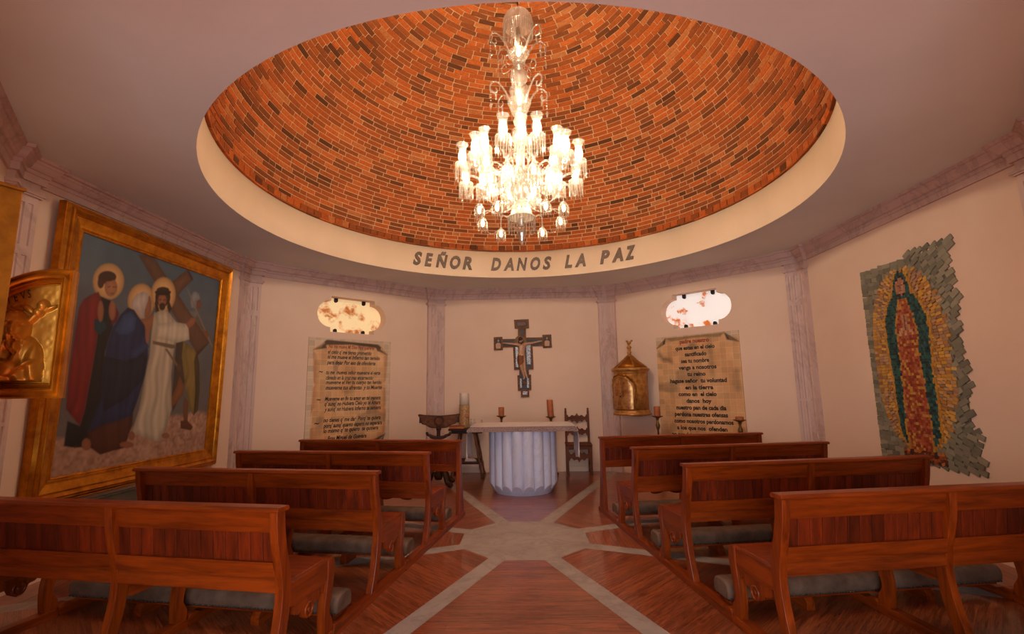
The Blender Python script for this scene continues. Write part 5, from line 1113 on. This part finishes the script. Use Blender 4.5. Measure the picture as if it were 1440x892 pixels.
for i,deg in enumerate((15,45,75,105,135,165,-15,-45,-75,-105,-135,-165)):
    lamp(R_(deg),.665,{15:4.25,45:4.15,75:4.20,105:4.12,135:4.22,165:4.15}[abs(deg)],3.88)
for deg in (0,60,120,180,-120,-60): lamp(R_(deg+2),.46,4.34,3.95)
# small lit bells hanging round the bottom
for i,deg in enumerate((30,65,115,150,-30,-65,-115,-150)):
    a=R_(deg); d=(math.sin(a),-math.cos(a)); r=.50; z=3.40 if abs(deg) in (30,150) else 3.46
    at=lambda rr,zz:(rr*d[0],rr*d[1],Zr(zz))
    arm=MB().tube([at(*p) for p in smooth([(.06,3.60),(.16,3.52),(.30,3.50),(.42,3.56),(.49,3.55),(r,z+.02)],4)],.009,7).obj('pendant_arm',M['crystal'],cd)
    c=at(r,z); MB().lathe([(.010,.03),(.03,.02),(.048,-.005),(.055,-.03),(.052,-.032),(.03,.0),(.0005,.01)],20,c).obj('glass_bell',M['crystal'],arm)
    b=MB()
    for q in range(12):
        t=2*PI*q/12; icicle(b,(c[0]+.052*math.cos(t),c[1]+.052*math.sin(t),c[2]-.03),.10 if q%2 else .12,.006)
    tag(b.obj('prism_fringe',M['crystal'],arm),kind='stuff')
    MB().lathe([(.008,.0),(.015,-.02),(.019,-.05),(.012,-.075),(.0005,-.085)],12,c).obj('bulb',M['bulb'],arm)
# inner ring of lit cups looking down round the hub
for i in range(8):
    a=2*PI*i/8+.39; d=(math.sin(a),-math.cos(a)); r=.36; z=3.84
    at=lambda rr,zz:(rr*d[0],rr*d[1],Zr(zz))
    arm=MB().tube([at(*p) for p in smooth([(.2,3.92),(.26,4.0),(.33,4.0),(r,3.93),(r,3.87)],4)],.011,7).obj('inner_arm',M['crystal'],cd)
    c=at(r,z); MB().lathe([(.012,.04),(.035,.03),(.055,.0),(.06,-.02),(.056,-.02),(.03,.01),(.0005,.02)],20,c).obj('glass_bell',M['crystal'],arm)
    b=MB()
    for q in range(12):
        t=2*PI*q/12; icicle(b,(c[0]+.058*math.cos(t),c[1]+.058*math.sin(t),c[2]-.02),.14 if q%2 else .17,.007)
    tag(b.obj('prism_fringe',M['crystal'],arm),kind='stuff')
    MB().lathe([(.010,.02),(.02,-.01),(.024,-.04),(.015,-.075),(.0005,-.085)],12,c).obj('bulb',M['bulb'],arm)
    if i%2: lamp_light((CX+c[0],YC+c[1],CZ+c[2]-.05),PWI)
b=MB()   # garlands between the hanging bells
bells=[30,65,115,150,210,245,295,330]
for i in range(8):
    a0,a1=bells[i],bells[(i+1)%8]+(360 if i==7 else 0)
    for q in np.linspace(0.04,.96,13):
        a=R_(a0+(a1-a0)*q); z=3.43-.10*math.sin(PI*q); b.ball((.5*math.sin(a),-.5*math.cos(a),Zr(z)),.008,6,4)
tag(b.obj('bead_garland',M['crystal'],cd),kind='stuff')

# ------------------------------------------------------------------ daylight and camera
w=bpy.data.worlds.new('sky'); scene.world=w; w.use_nodes=True; bg=w.node_tree.nodes['Background']; bg.inputs[0].default_value=(.8,.87,1.0,1); bg.inputs[1].default_value=.12
li=bpy.data.lights.new('doorway_daylight','AREA'); li.shape='RECTANGLE'; li.size=1.7; li.size_y=2.3; li.energy=DAY; li.color=(.80,.87,1.0)
o=bpy.data.objects.new('doorway_daylight',li); COL.objects.link(o); o.location=(0,-1.4,1.5); o.rotation_euler=(math.radians(90),0,0)
su=bpy.data.lights.new('sun','SUN'); su.energy=SUN; su.angle=.009; su.color=(1,.97,.93)
so=bpy.data.objects.new('sun',su); COL.objects.link(so); so.location=(0,-4,9); so.rotation_euler=(math.radians(20),0,math.radians(8))
cam=bpy.data.cameras.new('camera'); co=bpy.data.objects.new('camera',cam); COL.objects.link(co)
cam.sensor_width=36; cam.sensor_fit='HORIZONTAL'; cam.lens=680.8444/1440*36; cam.clip_start=.05; cam.clip_end=60
pit,yaw,roll=.148255537,.0212188401,.0154652109
cp_,sp_=math.cos(pit),math.sin(pit); f=Vector((-math.sin(yaw)*cp_,math.cos(yaw)*cp_,sp_)); r0=Vector((math.cos(yaw),math.sin(yaw),0)); u0=r0.cross(f)
rr=r0*math.cos(roll)-u0*math.sin(roll); uu=r0*math.sin(roll)+u0*math.cos(roll)
co.matrix_world=Matrix(((rr.x,uu.x,-f.x,.0183),(rr.y,uu.y,-f.y,0),(rr.z,uu.z,-f.z,1.5),(0,0,0,1)))
scene.camera=co
vs=scene.view_settings; vs.view_transform='Standard'; vs.look='None'; vs.gamma=1; vs.use_curve_mapping=False; vs.exposure=EXPO
cy=scene.cycles; cy.use_denoising=True; cy.sample_clamp_indirect=6; cy.max_bounces=8; cy.diffuse_bounces=5; cy.glossy_bounces=3; cy.transparent_max_bounces=24; cy.caustics_reflective=False; cy.caustics_refractive=False
